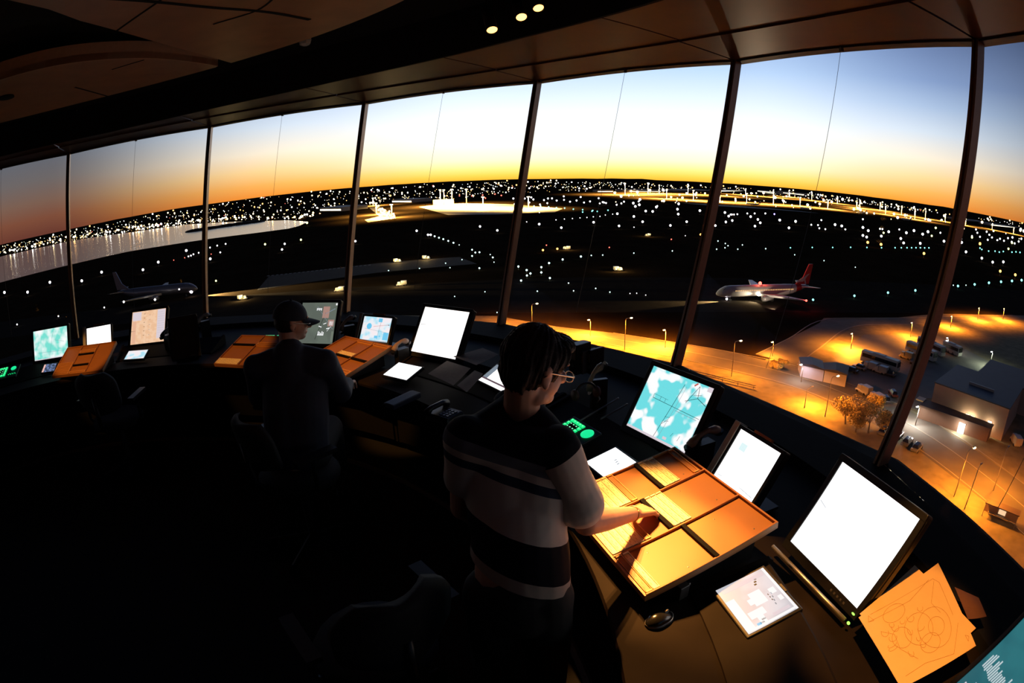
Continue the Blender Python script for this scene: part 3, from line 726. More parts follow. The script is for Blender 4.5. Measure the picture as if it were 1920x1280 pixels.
for i, (cs, lab) in enumerate((([(803, 700), (838, 676), (882, 690), (850, 722)], 'dim paper sheet left of the standing man, nearest the white monitor'),
                               ([(850, 668), (905, 652), (935, 664), (893, 684)], 'dim paper sheet behind the one nearest the white monitor'),
                               ([(857, 722), (890, 694), (905, 700), (875, 735)], 'narrow dim paper strip close to the standing man\'s shoulder'))):
    sheet(lab, 'paper_sheet', cs, .865, PAPERD, group='dim papers between the controllers')
BLUEF = mat('dark_blue_vinyl', (.02, .026, .06), .5)
a, b = at_z(738, 770, .76), at_z(790, 745, .76)
Mx = frame(a, b, 2); m = MB(); L = (b - a).length; m.box((0, 0, 0), (L, .075, .035)); m.box((0, .07, .012), (L, .09, .03))
tag(m.build('ring_binder', BLUEF, bevel=.006), 'dark blue binder lying on the desk edge between the men', 'binder').matrix_world = Mx
# black telephone near the standing man's left shoulder
p = at_z(835, 785, .755); o = empty('desk_telephone', place(p, R(-35))); tag(o, 'black desk telephone behind the standing man\'s left shoulder', 'telephone')
m = MB(); m.box((-.09, -.08, 0), (.09, .08, .045), taper=.012); m.build('base', BLACK, o, bevel=.006)
m = MB(); m.tube([V(-.06, -.09, .055), V(-.06, -.05, .072), V(-.06, .05, .072), V(-.06, .09, .055)], [.024, .016, .016, .024], 10); m.build('handset', BLACK, o, smooth=True)
m = MB()
for i in range(3):
    for j in range(4): m.box((.0 + i * .024, -.05 + j * .024, .044), (.016 + i * .024, -.034 + j * .024, .05))
m.build('key_block', GREY, o)
# handsets on cradles
HSK = mat('handset_tan', (.30, .20, .15), .45)
def handset(label, p0, p1, m_=HSK):
    o = empty('telephone_handset', loc=p0); tag(o, label, 'telephone handset', 'handsets beside the screens')
    d = (p1 - p0); L = d.length; u = d.normalized(); n = u.cross(V(0, 0, 1)).normalized(); up = n.cross(u)
    m = MB(); m.tube([p0, p0 + u * L * .14 + up * .012, p0 + u * L * .32 + up * .028, p0 + u * L * .62 + up * .03, p0 + u * L * .86 + up * .014, p1], [.021, .023, .014, .013, .023, .02], 12); m.build('grip', m_, o, smooth=True, world=True)
    m = MB(); m.tube([p0 - up * .002, p0 - up * .022], [.027, .024], 14); m.build('mouthpiece', BLACK, o, world=True)
    m = MB(); m.tube([p1 - up * .002, p1 - up * .020], [.026, .022], 14); m.build('earpiece', BLACK, o, world=True)
    q = p0 + u * L * .5 - up * .02
    m = MB(); c2 = V(q.x, q.y, .752)
    m.prism([c2 + u.cross(V(0, 0, 1)) * sx * .03 + V(u.x, u.y, 0).normalized() * sy * .05 for sx, sy in ((-1, -1), (1, -1), (1, 1), (-1, 1))], (0, 0, max(.02, q.z - .752))); m.build('cradle', BLACK, o, world=True)
    return o
handset('tan handset at the lower right of the cyan map screen', at_z(1292, 836, .90), at_z(1347, 806, .94))
b0 = at_z(1106, 732, .88); handset('pale handset standing upright near the window, right of the standing man', b0 + V(0, 0, .0), at_dist(1131, 684, math.hypot(b0.x, b0.y) + .03), PALEGREY)
b0 = at_z(640, 620, .88); handset('handset standing left of the small pale map display', b0, at_dist(662, 594, math.hypot(b0.x, b0.y) + .03))
handset('handset lying left of the large blank white monitor', at_z(738, 657, .88), at_z(764, 640, .92))
b0 = at_z(371, 606, .92); handset('handset standing by the foot of the second mullion from the left', b0, at_dist(392, 590, math.hypot(b0.x, b0.y) + .03), PALEGREY)
handset('black handset at the lower right corner of the tan chart screen', at_z(303, 631, .93), at_z(325, 615, .96), BLACK)
# binders standing near the sill
for i, (px, lab, mm, hh) in enumerate(((1087, 'black box file standing on the sill right of the standing man', BLACK, .21), (1103, 'thin grey file beside the black box file on the sill', mat('grey_file', (.10, .10, .095), .6), .16), (1117, 'narrow black file, rightmost of the files on the sill', BLACK, .17))):
    p = at_z(px, 697, .80); Mx = place(p, R(-52)); m = MB(); wd_ = (.075, .03, .025)[i]
    m.box((-wd_ / 2, -.07, 0), (wd_ / 2, .07, hh)); o = m.build('box_file', mm, bevel=.005); o.matrix_world = Mx; tag(o, lab, 'file', 'files on the sill')
    q = MB(); q.lathe([(.012, 0), (.012, .003), (.009, .003)], 12, T=Matrix.Translation((0, -.07, hh * .3)) @ Matrix.Rotation(R(90), 4, 'X')); q.build('finger_ring', GREY, o)
    q = MB(); q.box((-wd_ * .35, -.0715, hh * .5), (wd_ * .35, -.0695, hh * .85)); q.build('spine_label', PAPERD, o)
# slim rods lying on the console
for (p0, p1, lab) in (((1085, 790), (1160, 746), 'slim grey rod lying on the console above the green keypad, the longer one'), ((1125, 786), (1177, 757), 'shorter slim grey rod lying beside the longer one')):
    a, b = at_z(*p0, .855), at_z(*p1, .875); d = (b - a).normalized(); m = MB(); m.tube([a, a + d * .012, b - d * .01, b], [.001, .005, .005, .004], 8)
    o = m.build('pointer_rod', GREY, loc=a, world=True, smooth=True); tag(o, lab, 'pen', 'rods on the console')
    q = MB(); q.tube([b - d * .035 + V(0, 0, .005), b - d * .005 + V(0, 0, .006)], .0012, 6); q = q.build('clip', ALU, o); q.location = -Vector(a)
# small phone/headset with fleshy highlight behind keypad
p = at_z(1098, 748, .86); o = empty('headset', place(p, R(20))); tag(o, 'dark headset lying on the console left of the cyan map screen', 'headset')
m = MB(); m.tube([V(.07 * cos(t), .0, .07 * sin(t) + .03) for t in [i * pi / 12 for i in range(13)]], .007, 8); m.build('headband', BLACK, o, smooth=True)
for s in (-1, 1):
    m = MB(); m.lathe([(.0001, -.012), (.03, -.012), (.034, 0), (.03, .014), (.0001, .014)], 16, T=Matrix.Translation((s * .07, 0, .036)) @ Matrix.Rotation(R(90), 4, 'Y')); m.build('ear_cushion', mat('ear_cushion', (.12, .06, .05), .6), o, smooth=True)
m = MB(); m.tube([V(.07, 0, .03), V(.06, -.06, .012), V(.02, -.10, .01)], .004, 6); m.build('microphone_boom', BLACK, o, smooth=True)
# computer mouse
p = at_z(1236, 1163, .751); Mx = place(p, R(-62)) @ Matrix.Scale(1.0, 4); o = empty('computer_mouse', Mx); tag(o, 'black and silver computer mouse on the dark desk', 'mouse')
def mouse_shell(s0, s1, sc=1.0):
    m = MB(); n = 14; vs, fs = [], []
    for i in range(n + 1):
        y = -.055 + .11 * i / n; t = (y + .055) / .11; wd_ = .031 * (1 - abs(2 * t - 1) ** 3.2 * .75) * sc + .002; hh = .036 * math.sin(pi * (.12 + .8 * t ** .8)) * sc
        for k in range(9):
            a = pi * k / 8; vs.append(V(wd_ * cos(a), y, max(s0, min(s1, hh * sin(a) ** .7))))
    for i in range(n):
        for k in range(8): fs.append((i * 9 + k, i * 9 + k + 1, i * 9 + 10 + k, i * 9 + 9 + k))
    for i in range(n): fs.append((i * 9, i * 9 + 9, i * 9 + 17, i * 9 + 8))
    fs += [tuple(range(9)), tuple(range(n * 9 + 8, n * 9 - 1, -1))]
    return m.add(vs, fs)
mouse_shell(0, 1).build('shell', mat('gloss_black', (.01, .01, .011), .18, spec=.6), o, smooth=True)
mouse_shell(0, .010, 1.06).build('silver_skirt', mat('silver_plastic', (.38, .36, .34), .3, .5), o, smooth=True)
m = MB(); m.lathe([(.009, -.003), (.009, .003)], 14, T=Matrix.Translation((0, .028, .028)) @ Matrix.Rotation(R(90), 4, 'Y')); m.build('scroll_wheel', PALEGREY, o)
# latch under the near strip board
p = at_z(1280, 1101, .80); m = MB(); Mx = place(p, R(28)); m.box((-.022, -.014, -.045), (.022, .014, .012)); o = m.build('board_latch', GREY, bevel=.003); o.matrix_world = Mx
tag(o, 'small grey metal latch at the front edge of the lit strip board', 'latch'); q = MB(); q.tube([V(.022, 0, .0), V(.034, 0, .0)], .006, 10); q.build('knob', GREY, o)
# ---------------------------------------------------------------- chairs
FAB = mat('black_upholstery', (.010, .010, .011), .8, var=.3, scale=120, bump=.3)
def chair(label, loc, yaw, seat=.5, back_h=1.0, group='swivel chairs'):
    Mx = place(loc, yaw); o = empty('swivel_chair', Mx); tag(o, label, 'chair', group)
    m = MB(); m.lathe([(.0001, seat - .05), (.2, seat - .05), (.245, seat - .03), (.25, seat), (.23, seat + .03), (.15, seat + .045), (.0001, seat + .04)], 20); m.build('seat', FAB, o, smooth=True)
    m = MB(); n = 12; vs, fs = [], []
    zb0, zb1 = seat + .14, back_h
    for i in range(n + 1):
        z = zb0 + (zb1 - zb0) * i / n; t = i / n; wd_ = .225 * (1 - abs(2 * t - 1) ** 4 * .45)
        for k in range(9):
            u = -1 + 2 * k / 8; x = u * wd_; y = -.245 + .06 * u * u - .05 * t
            vs.append(V(x, y, z))
        for k in range(8, -1, -1):
            u = -1 + 2 * k / 8; x = u * wd_ * 1.0; y = -.245 + .06 * u * u - .05 * t - .055 * (1 - .5 * u * u)
            vs.append(V(x, y, z))
    for i in range(n):
        for k in range(18): fs.append((i * 18 + k, i * 18 + (k + 1) % 18, i * 18 + 18 + (k + 1) % 18, i * 18 + 18 + k))
    fs += [tuple(range(17, -1, -1)), tuple(range(n * 18, n * 18 + 18))]
    m.add(vs, fs); m.build('backrest', FAB, o, smooth=True)
    m = MB(); m.tube([V(0, -.31, seat + .3), V(0, -.30, seat + .05), V(0, -.2, seat - .06), V(0, 0, seat - .06)], .022, 8); m.build('back_support', BLACK, o, smooth=True)
    m = MB(); m.tube([V(0, 0, seat - .05), V(0, 0, .09)], .028, 12); m.build('gas_column', GREY, o)
    for k in range(5):
        a = R(72 * k + 10); d = V(cos(a), sin(a), 0); m = MB(); m.tube([d * .02 + V(0, 0, .11), d * .29 + V(0, 0, .07)], [.025, .016], 8); lg = m.build('leg', BLACK, o)
        m = MB(); t = V(-d.y, d.x, 0); m.tube([d * .29 + t * .022 + V(0, 0, .032), d * .29 - t * .022 + V(0, 0, .032)], .03, 12); m.build('castor', BLACKM, lg)
    for s in (-1, 1):
        m = MB(); m.tube([V(s * .22, -.05, seat - .03), V(s * .28, -.05, seat + .02), V(s * .28, -.05, seat + .2)], .014, 8); m.box((s * .28 - .03, -.16, seat + .2), (s * .28 + .03, .10, seat + .225)); m.build('armrest', BLACK, o)
    return o
MAN2 = V(-1.22, 2.72, 0)
yaw2 = R(-38)
chair('black swivel chair under the seated man in the cap', MAN2 + V(-.02, -.06, 0), yaw2, .56, .98)
p = at_z(238, 700, .78); chair('empty black swivel chair pushed to the far left desk', V(p.x + .05, p.y - .32, 0), R(10), .5, .98)
chair('empty black swivel chair in the dark foreground', V(-.55, 1.45, 0), R(40), .48, .95)

# ================================================================== PEOPLE
PENDING = []
def finish_all():
    dg = bpy.context.evaluated_depsgraph_get(); dg.update()
    for o, disp, cutp in PENDING:
        me = bpy.data.meshes.new_from_object(o.evaluated_get(dg), depsgraph=dg)
        old = o.data; o.modifiers.clear(); o.data = me; bpy.data.meshes.remove(old)
        for p in me.polygons: p.use_smooth = True
        if disp:
            nn = [v.normal.copy() for v in me.vertices]; cc = [v.co.copy() for v in me.vertices]
            me.vertices.foreach_set('co', [x for c, n in zip(cc, nn) for x in (c + n * disp(c))])
        if cutp:
            b = bmesh.new(); b.from_mesh(me)
            bmesh.ops.bisect_plane(b, geom=b.verts[:] + b.edges[:] + b.faces[:], plane_co=cutp[0], plane_no=cutp[1], clear_outer=True)
            b.to_mesh(me); b.free()
def rcone(mb, p0, p1, r0, r1, n=14, flat=None):
    """tapered limb piece with round ends; flat = (axis, factor) squeezes the section along an axis"""
    p0, p1 = Vector(p0), Vector(p1); d = p1 - p0; L = max(d.length, 1e-5); d.normalize()
    q = d.to_track_quat('Z', 'Y').to_matrix()
    prof = []
    for i in range(5): a = -pi / 2 + pi / 2 * i / 4; prof.append((r0 * cos(a) + 1e-5, r0 * sin(a)))
    for i in range(5): a = pi / 2 * i / 4; prof.append((r1 * cos(a) + 1e-5, L + r1 * sin(a)))
    vs, fs = [], []
    for r, z in prof:
        for k in range(n):
            a = 2 * pi * k / n; v = q @ V(r * cos(a), r * sin(a), z)
            if flat: ax = Vector(flat[0]).normalized(); v = v - ax * v.dot(ax) * (1 - flat[1])
            vs.append(p0 + v)
    for i in range(len(prof) - 1):
        for k in range(n): fs.append((i * n + k, i * n + (k + 1) % n, (i + 1) * n + (k + 1) % n, (i + 1) * n + k))
    fs.append(tuple(range(n - 1, -1, -1))); fs.append(tuple(range((len(prof) - 1) * n, len(prof) * n)))
    mb.add(vs, fs)
def blob(mb, name, m_, parent, voxel=.006, sm=6, disp=None, cutp=None):
    o = mb.build(name, m_, parent)
    r = o.modifiers.new('r', 'REMESH'); r.mode = 'VOXEL'; r.voxel_size = voxel
    s = o.modifiers.new('s', 'SMOOTH'); s.factor = .5; s.iterations = sm
    PENDING.append((o, disp, cutp)); return o
def basis(f, u=V(0, 0, 1)):
    """axes right, forward, up from a facing direction"""
    f = Vector(f).normalized(); r = f.cross(Vector(u)).normalized(); u = r.cross(f).normalized()
    return Matrix(((r.x, f.x, u.x), (r.y, f.y, u.y), (r.z, f.z, u.z)))
def head_parts(mb, c, B):
    """skull, jaw, face features in body mesh; c = head centre, B = axes (right, forward, up)"""
    def E(off, rad): mb.ball(c + B @ Vector(off), rad, None, 18, 12, T=B)
    E((0, -.012, .022), (.072, .090, .088)); E((0, .030, -.025), (.058, .062, .075)); E((0, .052, -.078), (.036, .036, .026)); E((0, .02, -.07), (.052, .05, .04))
    rcone(mb, c + B @ V(0, .088, .008), c + B @ V(0, .108, -.022), .010, .014)
    E((0, .094, -.028), (.016, .012, .010)); E((0, .080, .030), (.05, .014, .010))
    E((0, .086, -.052), (.022, .011, .006)); E((0, .084, -.060), (.019, .011, .006))
    for s in (-1, 1):
        E((s * .030, .074, -.008), (.022, .016, .018))
        E((s * .072, -.008, -.012), (.008, .018, .031)); E((s * .077, -.014, .006), (.008, .016, .016)); E((s * .074, -.004, -.036), (.007, .010, .011))
def hand_parts(mb, wrist, d, palmn, side, curl=(30, 35, 25), scale=1.0, thumb_in=.6):
    """palm and five fingers. d = direction of the hand, palmn = direction the palm faces, side=+1 when the thumb is on d x palmn"""
    d = Vector(d).normalized(); pn = Vector(palmn); pn = (pn - d * pn.dot(d)).normalized(); x = d.cross(pn) * side
    s = scale
    for t in (-.024, -.008, .008, .024): rcone(mb, wrist + d * .012 * s + x * t * .7 * s, wrist + d * .085 * s + x * t * 1.25 * s, .014 * s, .0115 * s)
    L = {.030: (.040, .025, .021), .010: (.045, .029, .023), -.011: (.042, .027, .022), -.031: (.033, .020, .019)}
    for i, (t, seg) in enumerate(L.items()):
        p = wrist + d * (.088 - .25 * abs(t - .008)) * s + x * t * s; dd = (d + x * t * 2.2).normalized(); r = .0098 * s
        for q, ln in enumerate(seg):
            ang = R(curl[q] * (1 + .12 * i)); dd = (dd * cos(ang) + pn * sin(ang)).normalized()
            p2 = p + dd * ln * s; rcone(mb, p, p2, r, r * .9, 10); p = p2; r *= .9
    p = wrist + d * .022 * s + x * .024 * s; dd = (d * .75 + x * .75 + pn * .25).normalized(); r = .013 * s
    for ln in (.042, .032, .026):
        p2 = p + dd * ln * s; rcone(mb, p, p2, r, r * .86, 10); p = p2; r *= .86; dd = (dd - x * thumb_in * .45 + pn * .25 + d * .2).normalized()
def eyes_glasses(o, c, B, frame_m, lens_m=None):
    m = MB()
    for s in (-1, 1):
        m = MB(); m.ball(c + B @ V(s * .030, .080, -.006), .0115, None, 12, 8); e = m.build('eye', mat('eye_white', (.7, .66, .6), .2), o, smooth=True)
        m = MB(); m.ball(c + B @ V(s * .030, .0885, -.006), (.0055, .0055, .0055), None, 10, 6); m.build('iris', mat('dark_iris', (.02, .012, .01), .2), e, smooth=True)
    g = MB()
    for s in (-1, 1):
        g.tube([c + B @ V(s * .032 + .021 * cos(k * pi / 8), .104, -.006 + .016 * sin(k * pi / 8)) for k in range(17)], .0017, 6)
        g.tube([c + B @ V(s * .052, .103, .002), c + B @ V(s * .076, .085, .002), c + B @ V(s * .081, -.005, .004), c + B @ V(s * .080, -.025, -.012)], .0022, 6)
    g.tube([c + B @ V(-.011, .104, -.002), c + B @ V(.011, .104, -.002)], .0017, 6)
    g.build('glasses', frame_m, o, smooth=True)
def band_mat(name, axis, stops, rough=.85):
    """cloth with woven bands: colour by position along a direction in the garment (object space)"""
    m = bpy.data.materials.new(name); m.use_nodes = True; n, l = m.node_tree.nodes, m.node_tree.links
    b = n['Principled BSDF']; b.inputs['Roughness'].default_value = rough; b.inputs['Specular IOR Level'].default_value = .15
    t = n.new('ShaderNodeTexCoord'); d = n.new('ShaderNodeVectorMath'); d.operation = 'DOT_PRODUCT'; d.inputs[1].default_value = axis
    l.new(t.outputs['Object'], d.inputs[0])
    lo, hi = stops[0][0], stops[-1][0] + .1
    mr = n.new('ShaderNodeMapRange'); mr.inputs[1].default_value = lo; mr.inputs[2].default_value = hi; l.new(d.outputs['Value'], mr.inputs[0])
    r = n.new('ShaderNodeValToRGB'); r.color_ramp.interpolation = 'CONSTANT'; l.new(mr.outputs[0], r.inputs[0])
    el = r.color_ramp.elements
    while len(el) > 1: el.remove(el[-1])
    for i, (p, c) in enumerate(stops):
        k = el[0] if i == 0 else el.new((p - lo) / (hi - lo))
        if i == 0: k.position = 0.0
        k.color = (*c, 1)
    l.new(r.outputs[0], b.inputs['Base Color'])
    w = n.new('ShaderNodeTexNoise'); w.inputs['Scale'].default_value = 14; bp = n.new('ShaderNodeBump'); bp.inputs['Strength'].default_value = .5; bp.inputs['Distance'].default_value = .01
    l.new(t.outputs['Object'], w.inputs['Vector']); l.new(w.outputs['Fac'], bp.inputs['Height']); l.new(bp.outputs[0], b.inputs['Normal'])
    return m
def folds(scale, amp):
    return lambda co: amp * noise.noise(co * scale)

# ---- the standing controller, seen from behind
NAVY = (.006, .006, .011)
def P(px, py, z): return at_z(px, py, z)
hc = P(1004, 688, 1.575); neck = P(975, 757, 1.42); pel = P(972, 1092, .90)
shL, shR = P(876, 822, 1.365), P(1043, 838, 1.345)
chest = (shL + shR) / 2 + V(.03, .05, -.12)
right = (shR - shL); right.z *= .6; right.normalize()
base = V(pel.x, pel.y, 0)
man = empty('person', Matrix.Translation(base)); tag(man, 'standing person in glasses and striped navy and white polo shirt, reaching over the strip board', 'person')
o0 = base
def L(p): return Vector(p) - o0
f = V(-right.y, right.x, 0).normalized()
if f.y < 0: f = -f
hf = V(sin(R(58)), cos(R(58)), -.36).normalized(); HB = basis(hf)
hcL = L(hc); nk = L(neck)
bm1 = MB(); head_parts(bm1, hcL, HB)
rcone(bm1, nk + V(0, 0, -.06), hcL + HB @ V(0, -.025, -.05), .058, .054)
elR, wrR = L(P(1100, 980, 1.06)), L(P(1190, 962, .935)); shRL, shLL = L(shR), L(shL)
elL, wrL = shLL + f * .06 + V(-.06, 0, -.28) + right * .02, shLL + f * .30 + right * .12 + V(0, 0, -.42)
pelL = L(pel); wa = pelL.lerp(nk, .32) + f * .01
ri, ax = right, right
rcone(bm1, nk + V(0, 0, -.05) - f * .0, L(chest), .09, .125, 18, (f, .8)); rcone(bm1, L(chest), wa, .13, .12, 18, (f, .78)); rcone(bm1, wa, pelL, .13, .145, 18, (f, .8))
rcone(bm1, shLL, shRL, .055, .055)
for sh, el, wr in ((shRL, elR, wrR), (shLL, elL, wrL)):
    rcone(bm1, sh, el, .052, .043); rcone(bm1, el, el.lerp(wr, .35), .043, .042); rcone(bm1, el.lerp(wr, .35), wr, .042, .027)
hd = (L(P(1242, 947, .888)) - wrR).normalized()
hand_parts(bm1, wrR, hd, (0, 0, -1), 1 if True else -1, curl=(18, 28, 20))
hand_parts(bm1, wrL, (f + V(0, 0, -.3)), (0, 0, -1), -1, curl=(20, 25, 20))
for s in (-1, 1):
    hip = pelL + right * .085 * s + V(0, 0, -.05); kn = hip + f * (.05 if s > 0 else .0) + right * .01 * s + V(0, 0, -.40); an = kn - f * .06 + V(0, 0, 0); an.z = .085
    rcone(bm1, hip, kn, .082, .055); rcone(bm1, kn, an, .055, .038); rcone(bm1, an + V(0, 0, -.04), an + f * .14 + V(0, 0, -.05), .035, .028)
blob(bm1, 'body', SKIN, man, .0045, 3)
hm = MB()
hm.ball(hcL + HB @ V(0, -.018, .030), (.083, .098, .094), None, 24, 16, T=HB)
hm.ball(hcL + HB @ V(0, -.045, -.012), (.073, .060, .072), None, 20, 12, T=HB)
for s in (-1, 1): hm.ball(hcL + HB @ V(s * .058, .028, .046), (.022, .040, .040), None, 14, 10, T=HB)
hm.ball(hcL + HB @ V(0, .055, .080), (.062, .045, .030), None, 16, 10, T=HB)
def hairn(co):
    q = HB.transposed() @ (co - hcL); a = math.atan2(q.x, q.y)
    return .006 * noise.noise(V(a * 9, q.z * 14, q.y * 8)) + .0035 * noise.noise(V(a * 30, q.z * 20, 0))
blob(hm, 'hair', HAIRM, man, .0045, 4, hairn)
eyes_glasses(man, hcL, HB, mat('bright_frame', (.8, .74, .62), .2, .7))
# polo shirt
axis = (.34, .12, .93)
sm_ = MB()
rcone(sm_, nk + V(0, 0, -.035) - f * .01, L(chest) - f * .01, .085, .150, 22, (f, .84))
rcone(sm_, shLL + V(0, 0, -.012), shRL + V(0, 0, -.012), .070, .070, 16)
rcone(sm_, shLL + V(0, 0, -.015), nk + V(0, 0, -.02), .066, .066, 16); rcone(sm_, shRL + V(0, 0, -.015), nk + V(0, 0, -.02), .066, .066, 16)
rcone(sm_, L(chest) + right * .035, wa + right * .02, .145, .130, 22, (f, .86)); rcone(sm_, L(chest) - right * .045, wa - right * .03, .148, .135, 22, (f, .86))
rcone(sm_, wa, pelL + V(0, 0, -.05), .150, .172, 22, (f, .86)); rcone(sm_, shLL, shLL.lerp(elL, .55), .072, .066)
STEEL, OFFW = (.135, .15, .185), (.60, .54, .48)
POLO = band_mat('striped_polo', axis, [(.6, (.42, .36, .30)), (.905, NAVY), (1.018, OFFW), (1.16, (.035, .045, .075)), (1.188, OFFW), (1.212, STEEL), (1.252, NAVY)])
ps = blob(sm_, 'polo_shirt', POLO, man, .007, 8, folds(9, .005), (V(-.02, -.1, .955), V(-.34, -.05, -.93)))
cm = MB(); cb = basis((hcL - nk).normalized().cross(right), (hcL - nk).normalized())
cm.tube([nk + V(0, 0, -.002) + right * .068 * cos(k * pi / 10) + f * .062 * sin(k * pi / 10) + V(0, 0, .012 + .006 * sin(k * pi / 10)) for k in range(21)], .014, 8)
cm.build('collar', mat('navy_knit', NAVY, .85, bump=.3), man, smooth=True)
sl = MB(); dirA = (elR - shRL).normalized()
rcone(sl, shRL + V(0, 0, -.005), shRL.lerp(elR, .55), .074, .072, 18); rcone(sl, shRL.lerp(elR, .55), shRL.lerp(elR, .74), .073, .080, 18)
sa = (.51, -.1, -.85)
SLEEVE = band_mat('sleeve_navy_to_white', sa, [(-1.6, NAVY), (-1.065, (.66, .58, .50))])
so = blob(sl, 'sleeve', SLEEVE, man, .006, 5, folds(14, .004)); so['label'] = 'white sleeve with navy shoulder'
TROU = mat('charcoal_trousers', (.03, .028, .026), .85, bump=.3)
tm_ = MB(); rcone(tm_, pelL + V(0, 0, -.03), pelL + V(0, 0, -.08), .140, .150, 20, (f, .82))
for s in (-1, 1):
    hip = pelL + right * .085 * s + V(0, 0, -.05); kn = hip + f * (.05 if s > 0 else .0) + right * .01 * s + V(0, 0, -.40); an = kn - f * .06; an.z = .10
    rcone(tm_, hip, kn, .098, .080, 18); rcone(tm_, kn, an, .080, .070, 18)
blob(tm_, 'trousers', TROU, man, .008, 6, folds(7, .006))
for s in (-1, 1):
    hip = pelL + right * .085 * s; an = hip + f * (.05 if s > 0 else 0) - f * .06 + right * .01 * s; an.z = .05
    h_ = MB(); rcone(h_, an - f * .05 + V(0, 0, .0), an + f * .17 + V(0, 0, -.008), .045, .038, 14); blob(h_, 'shoe', BLACK, man, .008, 3)
wb = MB(); wd2 = (wrR - elR).normalized(); u1 = wd2.orthogonal().normalized(); u2 = wd2.cross(u1)
wb.tube([wrR - wd2 * .02 + (u1 * cos(k * pi / 10) + u2 * sin(k * pi / 10)) * .0295 for k in range(21)], .0028, 6); wb.build('wristband', mat('thin_bracelet', (.6, .45, .25), .3, .6), man, smooth=True)

# ---- the seated controller in a cap
hc2 = P(547, 602, 1.40); sL2, sR2 = P(480, 688, 1.165), P(610, 678, 1.17); pl2 = V((sL2.x + sR2.x) / 2, (sL2.y + sR2.y) / 2 - .10, .64)
base2 = V(pl2.x, pl2.y, 0); man2 = empty('person', Matrix.Translation(base2)); tag(man2, 'seated person in dark cap, glasses and navy jacket, seen from behind', 'person')
o0 = base2
r2 = (sR2 - sL2); r2.z = 0; r2.normalize(); f2 = V(-r2.y, r2.x, 0)
hf2 = V(sin(R(58)), cos(R(58)), -.18).normalized(); HB2 = basis(hf2); h2 = L(hc2); sl2, sr2, p2 = L(sL2), L(sR2), L(pl2); n2 = (sl2 + sr2) / 2 + V(.01, 0, .06)
b2 = MB(); head_parts(b2, h2, HB2); rcone(b2, n2 + V(0, 0, -.05), h2 + HB2 @ V(0, -.02, -.06), .06, .055)
c2 = (sl2 + sr2) / 2 + V(0, 0, -.14) + f2 * .02
rcone(b2, n2, c2, .09, .13, 16, (f2, .8)); rcone(b2, c2, p2, .13, .15, 16, (f2, .85)); rcone(b2, sl2, sr2, .055, .055)
eR2, wR2 = L(P(640, 735, .93)), L(P(657, 716, .87)); eL2 = sl2 + f2 * .14 + V(-.07, 0, -.24); wL2 = eL2 + f2 * .22 + V(.05, 0, .0)
wR2 = eR2 + (L(P(662, 704, .86)) - eR2).normalized() * .25; wR2.z = max(wR2.z, .86)
for sh, el, wr in ((sr2, eR2, wR2), (sl2, eL2, wL2)):
    rcone(b2, sh, el, .052, .043); rcone(b2, el, wr, .043, .028)
hand_parts(b2, wR2, (wR2 - eR2) + V(0, 0, -.02), (0, 0, -1), 1, curl=(20, 25, 20)); hand_parts(b2, wL2, (wL2 - eL2) + V(0, 0, .02), (0, 0, -1), -1)
for s in (-1, 1):
    hip = p2 + r2 * .09 * s; kn = hip + f2 * .40 + r2 * .05 * s + V(0, 0, .0); an = kn + f2 * .02; an.z = .20
    rcone(b2, hip, kn, .085, .058); rcone(b2, kn, an, .055, .038); rcone(b2, an + V(0, 0, -.03), an + f2 * .14 + V(0, 0, -.05), .035, .028)
blob(b2, 'body', SKIN, man2, .0055, 3)
hm = MB(); hm.ball(h2 + HB2 @ V(0, -.03, -.005), (.078, .075, .068), None, 18, 12, T=HB2); blob(hm, 'hair', HAIRM, man2, .006, 3)
CAPM = mat('navy_cap_cloth', (.016, .018, .030), .8, bump=.3, scale=90)
cp = MB(); vs, fs = [], []
for i in range(9):
    th = (pi / 2) * i / 8 * 1.06
    for k in range(24):
        a = 2 * pi * k / 24; vs.append(h2 + HB2 @ V(.086 * sin(th) * cos(a), -.012 + .102 * sin(th) * sin(a), .025 + .092 * cos(th)))
for i in range(8):
    for k in range(24): fs.append((i * 24 + k, (i + 1) * 24 + k, (i + 1) * 24 + (k + 1) % 24, i * 24 + (k + 1) % 24))
cp.add(vs, fs); cp.ball(h2 + HB2 @ V(0, -.012, .119), .008)
cap = cp.build('cap', CAPM, man2, smooth=True)
vz = MB(); vs, fs = [], []
for i in range(7):
    t = i / 6
    for k in range(11):
        a = R(-62 + 124 * k / 10); x = .084 * sin(a); y = .092 * cos(a) + .012 * 0 + t * .075 * cos(a * .9)
        vs.append(h2 + HB2 @ V(x * (1 - .1 * t), y, .024 - .016 * t - .02 * (x / .084) ** 2 * t - .006))
n_ = len(vs); vs += [v + HB2 @ V(0, 0, .004) for v in vs]
for i in range(6):
    for k in range(10):
        q = (i * 11 + k, i * 11 + k + 1, (i + 1) * 11 + k + 1, (i + 1) * 11 + k); fs.append(q); fs.append(tuple(x + n_ for x in reversed(q)))
bd = list(range(0, 11)) + [i * 11 + 10 for i in range(1, 7)] + [6 * 11 + k for k in range(9, -1, -1)] + [i * 11 for i in range(5, 0, -1)]
for x, y in zip(bd, bd[1:] + bd[:1]): fs.append((x, y, y + n_, x + n_))
vz.add(vs, fs); vz.build('visor', CAPM, cap, smooth=True)
eyes_glasses(man2, h2, HB2, mat('bright_frame', (.8, .74, .62), .2, .7))
jk = MB(); rcone(jk, n2 + V(0, 0, -.012) - f2 * .012, c2, .104, .160, 20, (f2, .9)); rcone(jk, sl2 + V(0, 0, -.01), sr2 + V(0, 0, -.01), .076, .076, 16)
rcone(jk, sl2, n2, .07, .068); rcone(jk, sr2, n2, .07, .068)
